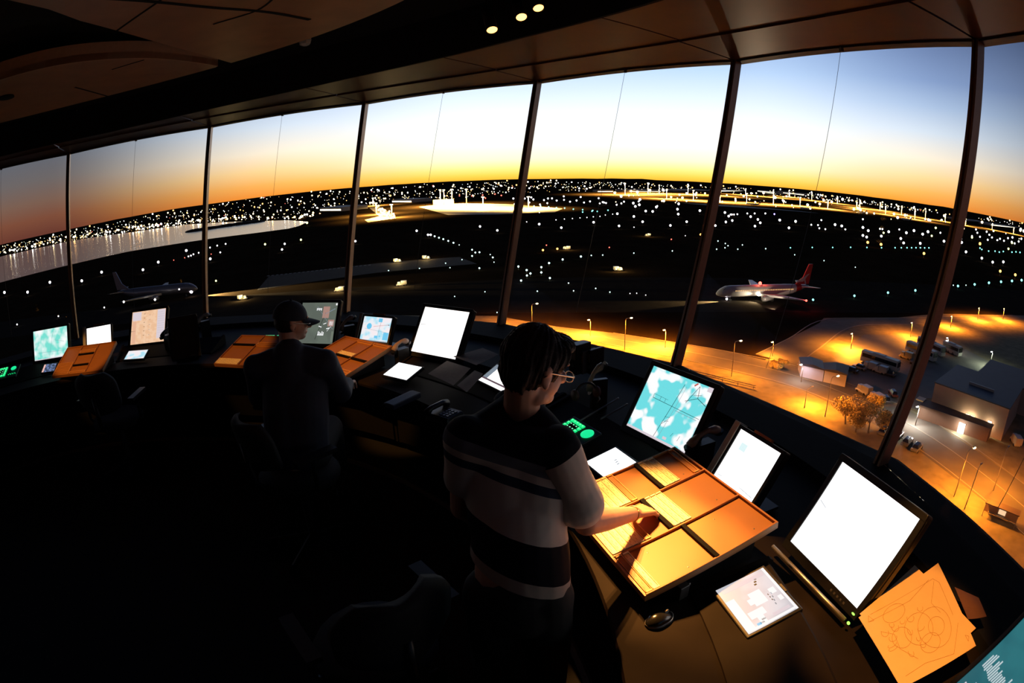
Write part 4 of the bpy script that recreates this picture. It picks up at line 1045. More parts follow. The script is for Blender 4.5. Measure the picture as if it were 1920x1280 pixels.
rcone(jk, c2 + r2 * .04, p2 + r2 * .03 + V(0, 0, .06), .160, .165, 20, (f2, .88)); rcone(jk, c2 - r2 * .04, p2 - r2 * .03 + V(0, 0, .06), .160, .165, 20, (f2, .88))
for sh, el, wr in ((sr2, eR2, wR2), (sl2, eL2, wL2)):
    rcone(jk, sh, el, .074, .062, 16); rcone(jk, el, el.lerp(wr, .85), .062, .046, 16)
cl2 = MB(); cl2.tube([n2 + V(0, 0, .012) + r2 * .074 * cos(k * pi / 10) + f2 * .066 * sin(k * pi / 10) - f2 * .008 for k in range(21)], .026, 8)
cl2.tube([n2 + V(0, 0, .040) + r2 * .066 * cos(k * pi / 10) + f2 * .060 * sin(k * pi / 10) - f2 * .004 for k in range(21)], .016, 8)
cl2.build('collar', mat('navy_collar', (.018, .020, .034), .8, bump=.3), man2, smooth=True)
blob(jk, 'jacket', mat('navy_jacket', (.022, .024, .042), .75, var=.2, scale=20, bump=.3), man2, .008, 6, folds(8, .009))
t2 = MB()
for s in (-1, 1):
    hip = p2 + r2 * .09 * s; kn = hip + f2 * .40 + r2 * .05 * s; an = kn + f2 * .02; an.z = .22
    rcone(t2, hip, kn, .10, .078); rcone(t2, kn, an, .078, .065)
blob(t2, 'trousers', TROU, man2, .009, 5)
for s in (-1, 1):
    hip = p2 + r2 * .09 * s; an = hip + f2 * .42 + r2 * .05 * s; an.z = .16
    h_ = MB(); rcone(h_, an - f2 * .05, an + f2 * .17 + V(0, 0, -.008), .045, .038, 14); blob(h_, 'shoe', BLACK, man2, .008, 3)
wt = MB(); dq = (wR2 - eR2).normalized(); u1 = dq.orthogonal().normalized(); u2 = dq.cross(u1)
wt.tube([wR2 - dq * .025 + (u1 * cos(k * pi / 10) + u2 * sin(k * pi / 10)) * .033 for k in range(21)], .006, 6)
wt.lathe([(.017, 0), (.017, .008), (.014, .01)], 16, T=Matrix.Translation(wR2 - dq * .025 + V(0, 0, .032))); wt.build('wristwatch', ALU, man2, smooth=True)
finish_all()

# ================================================================== OUTSIDE
rnd = random.Random(21)
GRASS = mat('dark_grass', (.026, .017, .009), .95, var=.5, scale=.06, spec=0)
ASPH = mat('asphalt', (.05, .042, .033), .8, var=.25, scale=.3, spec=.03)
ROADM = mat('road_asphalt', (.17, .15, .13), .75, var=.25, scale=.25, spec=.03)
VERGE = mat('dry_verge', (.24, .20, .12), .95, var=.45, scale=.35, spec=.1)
CONC = mat('apron_concrete', (.42, .40, .36), .8, var=.2, scale=.05, spec=.03)
PAINT = mat('road_paint', (.30, .27, .22), .8)
def hills(r, az):
    """ground height by range and bearing: flat field, then low suburbs rising to the skyline"""
    r0 = 1050 if az > -16 else (2350 if az < -30 else 1050 + 1300 * (-16 - az) / 14)
    if r <= r0: return GZ
    t = min(1, (r - r0) / 6000); t = t * t * (3 - 2 * t)
    n = noise.noise(V(az * .12, r * .0004, 3)) * 14 * t + noise.noise(V(az * .7, 1, 7)) * 6 * t
    return GZ + (46 + max(0, -az - 30) * .2) * t + n
m = MB(); vs, fs = [], []
RR = [2, 30, 60, 100, 150, 220, 320, 450, 600, 800, 1000, 1050, 1300, 1600, 2000, 2350, 2700, 3200, 3800, 4500, 5200, 6000, 6800, 7600, 8600, 10000]
AZ = [-90 + i * 1.5 for i in range(121)]
for r in RR:
    for a in AZ: vs.append(V(r * sin(R(a)), r * cos(R(a)), hills(r, a)))
na = len(AZ)
for i in range(len(RR) - 1):
    for j in range(na - 1): fs.append((i * na + j, i * na + j + 1, (i + 1) * na + j + 1, (i + 1) * na + j))
m.add(vs, fs); struct(m.build('ground', GRASS, smooth=True), 'dark airfield grass and low suburbs out to the skyline', 'ground')
def patch(name, pts, z, m_, label, cat, pix=True):
    pts = [at_z(p[0], p[1], GZ) if pix else V(p[0], p[1], 0) for p in pts]
    mm = MB(); mm.prism([V(p.x, p.y, GZ + z - .05) for p in pts], (0, 0, .05)); return struct(mm.build(name, m_), label, cat)
# bay
wm = bpy.data.materials.new('bay_water'); wm.use_nodes = True; n_, l_ = wm.node_tree.nodes, wm.node_tree.links
b = n_['Principled BSDF']; b.inputs['Base Color'].default_value = (.01, .012, .016, 1); b.inputs['Roughness'].default_value = .16; b.inputs['Specular IOR Level'].default_value = .8
t = n_.new('ShaderNodeTexCoord'); w_ = n_.new('ShaderNodeTexNoise'); w_.inputs['Scale'].default_value = .05; bp = n_.new('ShaderNodeBump'); bp.inputs['Strength'].default_value = .25; bp.inputs['Distance'].default_value = 1.0
l_.new(t.outputs['Object'], w_.inputs['Vector']); l_.new(w_.outputs['Fac'], bp.inputs['Height']); l_.new(bp.outputs[0], b.inputs['Normal'])
near = [(-60, 545), (0, 530), (65, 513), (130, 497), (240, 472), (320, 459), (400, 447), (480, 437), (540, 429), (560, 424), (578, 416)]
far = [(540, 413), (480, 415), (436, 416), (350, 421), (250, 435), (175, 445), (132, 452), (25, 476), (0, 480), (-60, 494)]
patch('bay', near + far, .3, wm, 'calm bay reflecting city lights, left of the airfield', 'water')
m = MB(); A_, B_ = at_z(361, 434, GZ), at_z(482, 416.5, GZ); d = (B_ - A_).normalized(); q = V(-d.y, d.x, 0)
for i in range(26):
    p = A_.lerp(B_, i / 25); m.ball(p + V(0, 0, .5), (18, 9, 3.2 + rnd.random() * 1.5), None, 8, 5)
tag(m.build('breakwater', mat('dark_rock', (.012, .011, .010), .9)), 'long dark breakwater jutting into the bay', 'breakwater')
# paved areas
patch('apron', [(1110, 360), (1340, 362), (1560, 371), (1790, 402), (1990, 438), (1990, 468), (1780, 427), (1560, 402), (1340, 386), (1240, 378), (1130, 371)], .12, CONC, 'huge floodlit terminal apron below the skyline', 'apron')
patch('apron', [(786, 388), (850, 381), (960, 383), (1055, 391), (1040, 398), (930, 402), (840, 403)], .12, CONC, 'smaller floodlit apron beyond the field, middle of the view', 'apron')
patch('highway', [(690, 417), (742, 409), (722, 392), (694, 381), (686, 384), (700, 396), (712, 405), (684, 412)], .12, CONC, 'lit road with traffic curving beside the bay', 'road')
patch('taxiway', [(-136, 292), (-75, 318), (-30, 330), (-18, 300), (-70, 282), (-124, 250)], .10, ASPH, 'taxiway lit by the landing light of the far jet', 'taxiway', pix=False)
patch('runway', [(-420, 205), (-155, 236), (20, 252), (420, 240), (420, 170), (60, 182), (-150, 195), (-420, 150)], .06, mat('runway_asphalt', (.034, .027, .02), .9, var=.3, scale=.2, spec=.0), 'dark taxiway where the two jets roll', 'taxiway', pix=False)
m = MB()
for i in range(24):
    p = at_z(500 + 190 * i / 23, 518 - 20.5 * i / 23, GZ); q2 = at_z(500 + 190 * (i + .55) / 23, 518 - 20.5 * (i + .55) / 23, GZ)
    m.prism([V(p.x, p.y, GZ + .13), V(q2.x, q2.y, GZ + .13), V(q2.x, q2.y + 1.6, GZ + .13), V(p.x, p.y + 1.6, GZ + .13)], (0, 0, .02))
struct(m.build('runway_edge_marking', PAINT), 'dashed pale edge marking along the lit taxiway', 'marking')
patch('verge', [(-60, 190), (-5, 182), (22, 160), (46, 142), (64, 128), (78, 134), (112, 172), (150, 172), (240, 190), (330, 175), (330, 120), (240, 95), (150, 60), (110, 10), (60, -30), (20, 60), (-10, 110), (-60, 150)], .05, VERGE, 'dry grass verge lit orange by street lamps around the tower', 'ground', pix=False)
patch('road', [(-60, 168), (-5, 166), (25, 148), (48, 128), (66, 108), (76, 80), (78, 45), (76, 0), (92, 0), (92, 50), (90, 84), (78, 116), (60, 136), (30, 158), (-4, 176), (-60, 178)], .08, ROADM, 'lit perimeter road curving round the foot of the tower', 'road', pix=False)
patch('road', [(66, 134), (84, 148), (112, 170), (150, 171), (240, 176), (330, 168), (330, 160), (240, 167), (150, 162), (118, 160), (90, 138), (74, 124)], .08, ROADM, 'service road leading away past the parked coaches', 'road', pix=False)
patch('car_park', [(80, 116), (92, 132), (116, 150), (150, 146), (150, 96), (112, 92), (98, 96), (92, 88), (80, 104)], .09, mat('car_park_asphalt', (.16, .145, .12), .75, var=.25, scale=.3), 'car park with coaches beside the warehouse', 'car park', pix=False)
def path_strip(name, pts, wd_, z, m_, label, cat):
    pts = smoothpath([V(p[0], p[1], GZ + z) for p in pts]); m = MB(); vs, fs = [], []
    for i, p in enumerate(pts):
        t = (pts[min(i + 1, len(pts) - 1)] - pts[max(i - 1, 0)]).normalized(); s = V(-t.y, t.x, 0) * wd_ / 2
        vs += [p - s, p + s, p + s + V(0, 0, .03), p - s + V(0, 0, .03)]
    for i in range(len(pts) - 1):
        for j in range(4): fs.append((i * 4 + j, i * 4 + (j + 1) % 4, i * 4 + 4 + (j + 1) % 4, i * 4 + 4 + j))
    m.add(vs, fs); return struct(m.build(name, m_), label, cat)
path_strip('lane_line', [(-4, 171), (27, 153), (54, 132), (72, 112), (83, 82), (85, 48), (84, 10)], .28, .1, PAINT, 'pale centre line of the perimeter road', 'marking')
path_strip('kerb', [(30, 158), (60, 136), (78, 116), (90, 84), (92, 50), (92, 10)], .35, .1, PAINT, 'pale far kerb of the perimeter road', 'kerb')
path_strip('kerb', [(25, 148), (48, 128), (66, 108), (76, 80), (78, 45), (76, 5)], .3, .1, PAINT, 'pale near kerb of the perimeter road', 'kerb')
path_strip('kerb', [(74, 124), (90, 138), (118, 160), (150, 162), (240, 167)], .4, .1, PAINT, 'pale kerb of the service road', 'kerb')
path_strip('kerb', [(66, 134), (84, 148), (112, 170), (150, 171), (240, 176)], .4, .1, PAINT, 'pale outer kerb of the service road', 'kerb')

SOD = (1.0, .28, .018)
SODB = glow('sodium_lamp', (1, .62, .25), 14)
WHB = glow('white_lamp', (1, .95, .9), 12)
POLE = mat('galvanised_pole', (.35, .32, .28), .5, .5)
pole_cache = {}
def street_lamp(label, x, y, h, yaw, power, head=SODB, color=SOD, lit=True, arm=1.4, group='street lamps', sp=150):
    Mx = place((x, y, GZ), yaw); o = empty('street_lamp', Mx); tag(o, label, 'street lamp', group)
    m = MB(); m.tube([V(0, 0, 0), V(0, 0, h * .55), V(0, 0, h - .7), V(.18, 0, h - .25), V(arm, 0, h)], [.11, .085, .07, .06, .05], 8); m.build('pole', POLE, o, smooth=True)
    m = MB(); m.box((arm - .25, -.16, h - .02), (arm + .55, .16, h + .14), taper=.05); hd_ = m.build('lamp_head', POLE, o)
    if lit:
        m = MB(); m.ball((arm + .15, 0, h - .06), (.42, .28, .2), None, 10, 6); m.build('bulb', head, hd_)
    if power:
        p = Mx @ V(arm + .15, 0, h - .45); lamp('street_lamp_light', 'SPOT', p, p - V(0, 0, 1), power * 1.5, color, o, .3, 164, .25)
    return o
def pix(px, py): p = at_z(px, py, GZ); return p.x, p.y
LP = [(945, 612, 4.6, 'first lit street lamp from the left, beside a mullion foot', 9000), (1107, 630, 5, 'lit street lamp above the standing man\'s glasses', 42000), (1247, 652, 5.2, 'lit street lamp left of the fourth mullion, by the guard rail', 42000), (1448, 668, 4.2, 'lit street lamp beyond the cyan map screen', 9000), (1595, 655, 5, 'lit street lamp near the end of the longest coach', 40000),
      (1707, 632, 5.2, 'lit street lamp left of the last mullion, behind the coaches', 20000), (1782, 614, 4.6, 'lit street lamp right of the last mullion, lowest of three', 26000), (1833, 600, 5.4, 'lit street lamp right of the last mullion, middle of three', 36000), (1880, 600, 5.4, 'lit street lamp right of the last mullion, farthest right', 36000)]
for px, py, h, lab, pw in LP:
    x, y = pix(px, py); street_lamp(lab, x, y, h, R(200), pw, arm=.5)
NP = [(1508, 765, 4.6, 'short curved street lamp on the perimeter road, seen from above', 12000, 1.5, 1), (1808, 955, 8.0, 'tall thin lamp pole near the bus shelter', 12000, .9, 0), (1862, 920, 8.3, 'tall thin lamp pole in front of the warehouse corner', 9000, .9, 0)]
for px, py, h, lab, pw, arm, _ in NP:
    x, y = pix(px, py); street_lamp(lab, x, y, h, R(20), pw, arm=arm, lit=False)
for (x, y, lab, pw) in ((52, 118, 'added street lamp hidden below the sill, by the cyan map', 15000), (30, 141, 'added street lamp hidden behind the sill near the guard rail', 42000), (64, 92, 'added street lamp hidden below the sill, by the trees', 9000), (72, 56, 'added street lamp hidden below the sill, near the bus shelter', 6500), (78, 25, 'added street lamp hidden below the right end of the sill', 5000), (6, 160, 'street lamp hidden behind the standing man\'s head', 40000)):
    street_lamp(lab, x, y, 9, 0, pw)  # unseen lamps, added to light the verge and near road orange
# white yard lights
def yard_lamp(label, px, py, h, power, color=(1, .95, .85)):
    x, y = pix(px, py); return street_lamp(label, x, y, h, R(180), power, WHB, color, True, .6, 'white yard lamps')
yard_lamp('white lamp at the corner of the pale blue shed', 1502, 716, 4.5, 900)
yard_lamp('white yard lamp behind the warehouse roof', 1856, 688, 5, 2500, (.85, 1, .75))
yard_lamp('bright white lamp behind the second coach', 1775, 655, 4, 1500)
yard_lamp('white lamp lighting the yard at the end of the warehouse', 1716, 798, 4.5, 3000)

# ---- vehicles
WHB2 = mat('coach_white', (.62, .58, .52), .4); GLASSD = mat('dark_vehicle_glass', (.01, .01, .012), .12, spec=.7); TYRE = mat('tyre_rubber', (.01, .01, .01), .85)
def wheels(o, xs, y, r, wdt=.26):
    for x in xs:
        for s in (-1, 1):
            m = MB(); m.tube([V(x, s * y - wdt / 2, r), V(x, s * y + wdt / 2, r)], r, 14); m.build('wheel', TYRE, o)
def coach(label, px0, px1, m_=WHB2, ln=12.4):
    a, b = at_z(*px0, GZ), at_z(*px1, GZ); d = (b - a); yaw = math.atan2(d.y, d.x); o = empty('coach', place(a + d.normalized() * 0, yaw)); tag(o, label, 'coach', 'parked coaches')
    m = MB(); m.box((0, -1.25, .4), (ln, 1.25, 1.55)); m.box((.05, -1.25, 1.55), (ln - .1, 1.25, 3.35), taper=.12); m.build('body', m_, o, bevel=.12)
    m = MB()
    for s in (-1, 1): m.box((.6, s * 1.235 - .02, 1.75), (ln - .5, s * 1.235 + .02, 2.75))
    m.build('side_window', GLASSD, o)
    m = MB(); m.box((ln - .12, -1.1, 1.5), (ln - .02, 1.1, 2.9)); m.build('windscreen', GLASSD, o)
    m = MB(); m.box((ln * .3, -.8, 3.35), (ln * .62, .8, 3.55), taper=.08); m.build('roof_unit', m_, o, bevel=.05)
    for s in (-1, 1):
        m = MB(); m.tube([V(ln - .05, s * 1.2, 2.6), V(ln + .25, s * 1.35, 2.6), V(ln + .28, s * 1.35, 2.1)], .05, 6); m.build('mirror', BLACK, o)
        m = MB(); m.ball((ln, s * .9, .8), (.06, .2, .14), None, 8, 6); m.build('headlamp', PALEGREY, o)
    wheels(o, (2.2, 3.3, ln - 2.6), 1.12, .5); return o
coach('longest white coach, parked nearest the trees', (1615, 676), (1690, 701), ln=12.6)
coach('white coach parked right behind the last mullion', (1700, 657), (1764, 685))
coach('white coach parked farthest back, beyond the last mullion', (1722, 648), (1782, 677))
coach('pale coach at the far right end of the coach row', (1768, 656), (1800, 670), ln=8)
def car(label, px, py, yaw, colr, kind='car', lights=False):
    x, y = pix(px, py); o = empty(kind, place((x, y, GZ), R(yaw))); tag(o, label, kind, 'parked vehicles')
    bm_ = mat('paint_%02d%02d%02d' % tuple(int(c * 99) for c in colr), colr, .3, .2, var=0)
    m = MB(); m.box((-2.1, -.85, .3), (2.1, .85, .85)); m.build('body', bm_, o, bevel=.15)
    m = MB()
    if kind == 'car': m.box((-1.5, -.75, .8), (1.0, .75, 1.45), taper=.28)
    else: m.box((.2, -.78, .8), (1.7, .78, 1.9), taper=.18); m.box((-2.6, -.95, .8), (0, .95, 2.3))
    m.build('cabin' if kind == 'car' else 'cargo_box', GLASSD if kind == 'car' else bm_, o, bevel=.06)
    wheels(o, (-1.3, 1.3), .78, .32, .2)
    for s in (-1, 1):
        m = MB(); m.ball((2.1, s * .6, .62), (.05, .16, .1), None, 8, 5); m.build('headlamp', WHB if lights else PALEGREY, o)
    if lights:
        p = o.matrix_world @ V(2.3, 0, .7); lamp('headlamp_beam', 'SPOT', p, o.matrix_world @ V(14, 0, 0), 9000, (1, .8, .5), o, .2, 50)
    return o
CARS = [(1596, 697, 118, (.05, .05, .055), 'dark car parked left of the longest coach', 'car'), (1611, 692, 118, (.35, .33, .3), 'grey car beside the longest coach, left of the white van', 'car'), (1629, 692, 118, (.6, .56, .5), 'white van beside the longest coach', 'van'), (1648, 699, 118, (.5, .47, .42), 'pale van beside the front of the longest coach', 'van'), (1666, 704, 118, (.08, .08, .09), 'dark car at the front wheels of the longest coach', 'car'),
        (1697, 672, 118, (.5, .4, .2), 'yellowish pickup beside the second coach', 'van'), (1716, 684, 118, (.2, .19, .18), 'dark car beside the second coach', 'car'), (1617, 737, 100, (.45, .42, .4), 'pale van at the kerb behind the round trees', 'van'), (1640, 752, 95, (.55, .48, .42), 'box van behind the tallest tree, its roof lit orange', 'van'), (1660, 752, 70, (.06, .06, .07), 'dark car parked right of the box van', 'car'), (1674, 741, 70, (.15, .05, .04), 'dark red car parked beyond the box van', 'car'),
        (1902, 832, 60, (.6, .5, .4), 'white van parked at the warehouse end, far right', 'van'), (1655, 812, 35, (.3, .27, .2), 'car parked under the right hand tree', 'car'), (1700, 832, 30, (.12, .12, .13), 'dark car parked on the road right of the last mullion foot', 'car'), (1718, 843, 30, (.2, .2, .21), 'second dark car on the road right of the last mullion foot', 'car'), (1682, 820, 30, (.3, .3, .3), 'grey car on the road hidden by the last mullion foot', 'car')]
for px, py, yw, c_, lab, kd in CARS: car(lab, px, py, yw, c_, kd)
# ---- sheds and warehouse
def block(name, label, cat, corners, h, wall, roof, rise=.0, ov=.25):
    """box building from four ground corners in order round the plan"""
    c = [V(p[0], p[1], GZ) for p in corners]; o = empty(name, loc=c[0]); tag(o, label, cat)
    m = MB(); m.prism(c, (0, 0, h)); m.build('walls', wall, o, world=True)
    ce = sum(c, V(0, 0, 0)) / 4; rf = [p + (p - ce).normalized() * ov + V(0, 0, h) for p in c]
    m = MB(); m.prism(rf, (0, 0, .25))
    if rise:
        a, b = (rf[0] + rf[3]) / 2, (rf[1] + rf[2]) / 2; up_ = V(0, 0, rise)
        m.add([p + V(0, 0, .25) for p in rf] + [a + up_, b + up_], [(0, 1, 5, 4), (2, 3, 4, 5), (3, 0, 4), (1, 2, 5)])
    m.build('roof', roof, o, world=True); return o, c
ROOF = mat('dark_blue_roof', (.05, .06, .08), .55, var=.2, scale=.4); WALLP = mat('pink_beige_wall', (.42, .30, .24), .8, var=.12, scale=.5)
fr = V(102, 70, 0); fl = V(92.5, 88, 0)
d = (fl - fr).normalized(); q = V(d.y, -d.x, 0)
if q.x < 0: q = -q
W, cc = block('warehouse', 'large pale warehouse with flat dark roof at the right edge', 'warehouse', [fr, fl, fl + q * 20, fr + q * 20], 7.2, WALLP, ROOF)
m = MB(); a = fr.lerp(fl, .3) + q * 7; m.prism([a, a + q * .5, a + q * .5 + d * 7, a + d * 7], (0, 0, .6)); mm = m
for v in mm.v: v.z += GZ + 7.4
mm.build('roof_duct', PALEGREY, W, world=True)
WINL = glow('lit_window', (1, .85, .6), 6); SIGNL = glow('lit_entrance', (1, .95, .85), 9)
for t_, z_, mt in ((.20, 2.2, WINL), (.43, 1.9, WINL), (.5, 1.9, WINL)):
    p = fr.lerp(fl, t_) - q * .06; m = MB(); m.box((0, 0, 0), (.001, .001, .001)); m = MB(); m.prism([p + d * .5 + V(0, 0, GZ + z_), p - d * .5 + V(0, 0, GZ + z_), p - d * .5 + V(0, 0, GZ + z_ + 1.1), p + d * .5 + V(0, 0, GZ + z_ + 1.1)], -q * .1); m.build('wall_lamp', mt, W, world=True)
    lp = p - q * .5 + V(0, 0, GZ + z_ + .5); lamp('wall_lamp_light', 'POINT', lp, None, 500, (1, .8, .45), W, .2)
X, _ = block('warehouse', 'second dark roofed warehouse behind the first', 'warehouse', [fl + q * 22 - d * 6, fl + q * 40 - d * 6, fl + q * 40 - d * 26, fl + q * 22 - d * 26], 6.4, WALLP, ROOF)
a0, a1 = fl + d * 1.0 - q * 5.5, fr + d * 3 - q * 4
X, _ = block('annex', 'low annex with lit doorway along the warehouse front', 'building', [a1, a0, a0 + q * 4.6, a1 + q * 3.4], 2.9, mat('brown_wall', (.13, .075, .05), .8, var=.15, scale=.6), mat('brown_roof', (.10, .06, .045), .7))
p = a0.lerp(a1, .62) - q * .05; m = MB(); m.prism([p + d * .8 + V(0, 0, GZ + .1), p - d * .8 + V(0, 0, GZ + .1), p - d * .8 + V(0, 0, GZ + 2.3), p + d * .8 + V(0, 0, GZ + 2.3)], -q * .12); m.build('lit_doorway', SIGNL, X, world=True)
lamp('doorway_light', 'POINT', p - q * 1.2 + V(0, 0, GZ + 1.6), None, 900, (1, .9, .75), X, .3)
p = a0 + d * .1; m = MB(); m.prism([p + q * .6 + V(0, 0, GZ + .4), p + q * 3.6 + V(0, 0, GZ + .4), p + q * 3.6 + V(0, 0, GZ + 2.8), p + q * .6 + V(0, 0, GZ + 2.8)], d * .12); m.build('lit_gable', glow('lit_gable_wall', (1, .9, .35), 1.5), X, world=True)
p = fl - q * .6 + d * 1.2; m = MB(); m.prism([p + V(0, 0, GZ + 3), p - q * 2.4 + V(0, 0, GZ + 3), p - q * 2.4 + d * 2 + V(0, 0, GZ + 3), p + d * 2 + V(0, 0, GZ + 3)], (0, 0, .3)); m.build('canopy', mat('pale_canopy', (.6, .55, .4), .6), X, world=True)
B1, _ = block('shed', 'long low shed with pale blue lit gable and dark blue roof', 'shed', [pix(1500, 706), pix(1496, 692), pix(1538, 699), pix(1542, 716)], 3.0, mat('pale_blue_wall', (.4, .42, .6), .7), mat('slate_blue_roof', (.06, .07, .14), .5), rise=.8)
B2, _ = block('shed', 'cream shed with a square window, next to the blue one', 'shed', [pix(1543, 716), pix(1540, 703), pix(1588, 708), pix(1584, 726)], 3.0, mat('cream_wall', (.5, .42, .32), .8), mat('grey_shed_roof', (.10, .09, .09), .6), rise=.8)
w0, w1 = V(*pix(1568, 722), 0), V(*pix(1575, 724), 0); e = (w1 - w0); nn = V(e.y, -e.x, 0).normalized() * .35
m = MB(); m.prism([w0 + nn + V(0, 0, GZ + .9), w1 + nn + V(0, 0, GZ + .9), w1 + nn + V(0, 0, GZ + 2.1), w0 + nn + V(0, 0, GZ + 2.1)], (0, 0, 0)) if False else None
# bus shelter near the tower
sx, sy = pix(1872, 975); SH = empty('bus_shelter', place((sx, sy, GZ), R(-58))); tag(SH, 'roadside bus shelter lit from within, near the bottom right', 'shelter')
m = MB(); m.box((-3.6, -1.0, 2.4), (3.6, 1.0, 2.55)); m.build('roof', mat('shelter_roof', (.10, .06, .04), .6), SH)
m = MB(); m.box((-3.5, .85, .2), (3.5, .9, 2.4)); m.build('back_wall', mat('shelter_wall', (.3, .2, .12), .7), SH)
for x in (-3.4, 3.4):
    m = MB(); m.box((x - .06, -.9, 0), (x + .06, -.78, 2.4)); m.build('post', POLE, SH)
m = MB(); m.box((-.6, .72, .7), (.9, .84, 1.9)); m.build('lit_panel', glow('lit_poster', (1, .62, .35), 1.1), SH)
m = MB(); m.box((-2.6, .3, .42), (2.2, .75, .5)); m.build('bench', POLE, SH)
for x in (-2.8, 2.6):
    m = MB(); m.ball((x, -.4, 2.3), .18, None, 8, 6); m.build('lamp', glow('shelter_lamp', (1, .8, .5), 3), SH)
# guard rail
ga, gb = V(*pix(1122, 659), 0), V(*pix(1262, 693), 0); gd = (gb - ga).normalized(); GR = empty('guard_rail', loc=(ga.x, ga.y, GZ)); tag(GR, 'long pale guard rail along the lit verge beyond the sill', 'guard rail')
for z_ in (.55, 1.0):
    m = MB(); m.tube([ga + V(0, 0, GZ + z_), gb + gd * 22 + V(0, 0, GZ + z_)], .12, 6); m.build('rail', POLE, GR, world=True)
for i in range(12):
    p = ga + gd * (i * 4 + .2); m = MB(); m.tube([p + V(0, 0, GZ), p + V(0, 0, GZ + 1.0)], .07, 6); m.build('post', POLE, GR, world=True)

# ---- trees
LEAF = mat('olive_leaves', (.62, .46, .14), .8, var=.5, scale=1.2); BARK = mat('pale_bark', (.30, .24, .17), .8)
def tree(label, x, y, h, r, seed, kind='tree'):
    rd = random.Random(seed); o = empty(kind, loc=(x, y, GZ)); tag(o, label, kind, 'trees by the road')
    m = MB(); k = V(rd.uniform(-.6, .6), rd.uniform(-.6, .6), 0)
    m.tube([V(0, 0, 0), k * .5 + V(0, 0, h * .25), k + V(0, 0, h * .5), k * 1.2 + V(0, 0, h * .75)], [.22, .17, .12, .05], 7)
    for q in range(4):
        a = rd.random() * 6.3; m.tube([k * .6 + V(0, 0, h * .32), k * .6 + V(r * .5 * cos(a), r * .5 * sin(a), h * .62)], [.1, .03], 5)
    m.build('trunk', BARK, o, smooth=True)
    m = MB(); vs, fs = [], []
    cl = [V(rd.uniform(-.55, .55) * r, rd.uniform(-.55, .55) * r, h * (.5 + .34 * rd.random())) for _ in range(9)]
    for c_ in cl:
        rr = r * rd.uniform(.38, .55)
        for _ in range(230):
            v = V(rd.gauss(0, 1), rd.gauss(0, 1), rd.gauss(0, 1)).normalized(); p = c_ + V(v.x * rr, v.y * rr, v.z * rr * .8) * rd.uniform(.8, 1.05)
            u = v.cross(V(rd.gauss(0, 1), rd.gauss(0, 1), rd.gauss(0, 1))).normalized() * rd.uniform(.09, .17); w = (v.cross(u)).normalized() * .12 + v * .05
            b_ = len(vs); vs += [p - u, p + w, p + u, p - w]; fs.append((b_, b_ + 1, b_ + 2, b_ + 3))
    m.add(vs, fs); bmx = m.build('foliage', LEAF, o)
    for c_ in cl[:0]: pass
    return o
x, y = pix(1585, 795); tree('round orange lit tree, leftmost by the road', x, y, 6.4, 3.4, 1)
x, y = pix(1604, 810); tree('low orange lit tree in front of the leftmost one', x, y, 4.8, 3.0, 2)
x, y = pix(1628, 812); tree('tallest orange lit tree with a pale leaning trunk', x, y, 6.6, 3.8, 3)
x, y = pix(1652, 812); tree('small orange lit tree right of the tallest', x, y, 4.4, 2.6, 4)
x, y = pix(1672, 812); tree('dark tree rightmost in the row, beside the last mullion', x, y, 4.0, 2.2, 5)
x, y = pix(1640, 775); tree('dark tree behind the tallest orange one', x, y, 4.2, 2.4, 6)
for i, (px, py) in enumerate(((1448, 690), (1458, 694), (1468, 688))):
    x, y = pix(px, py); tree('dark bush at the left end of the sheds, %s' % ('leftmost', 'middle one', 'nearest the blue gable')[i], x, y, 2.0, 1.4, 10 + i, 'bush')

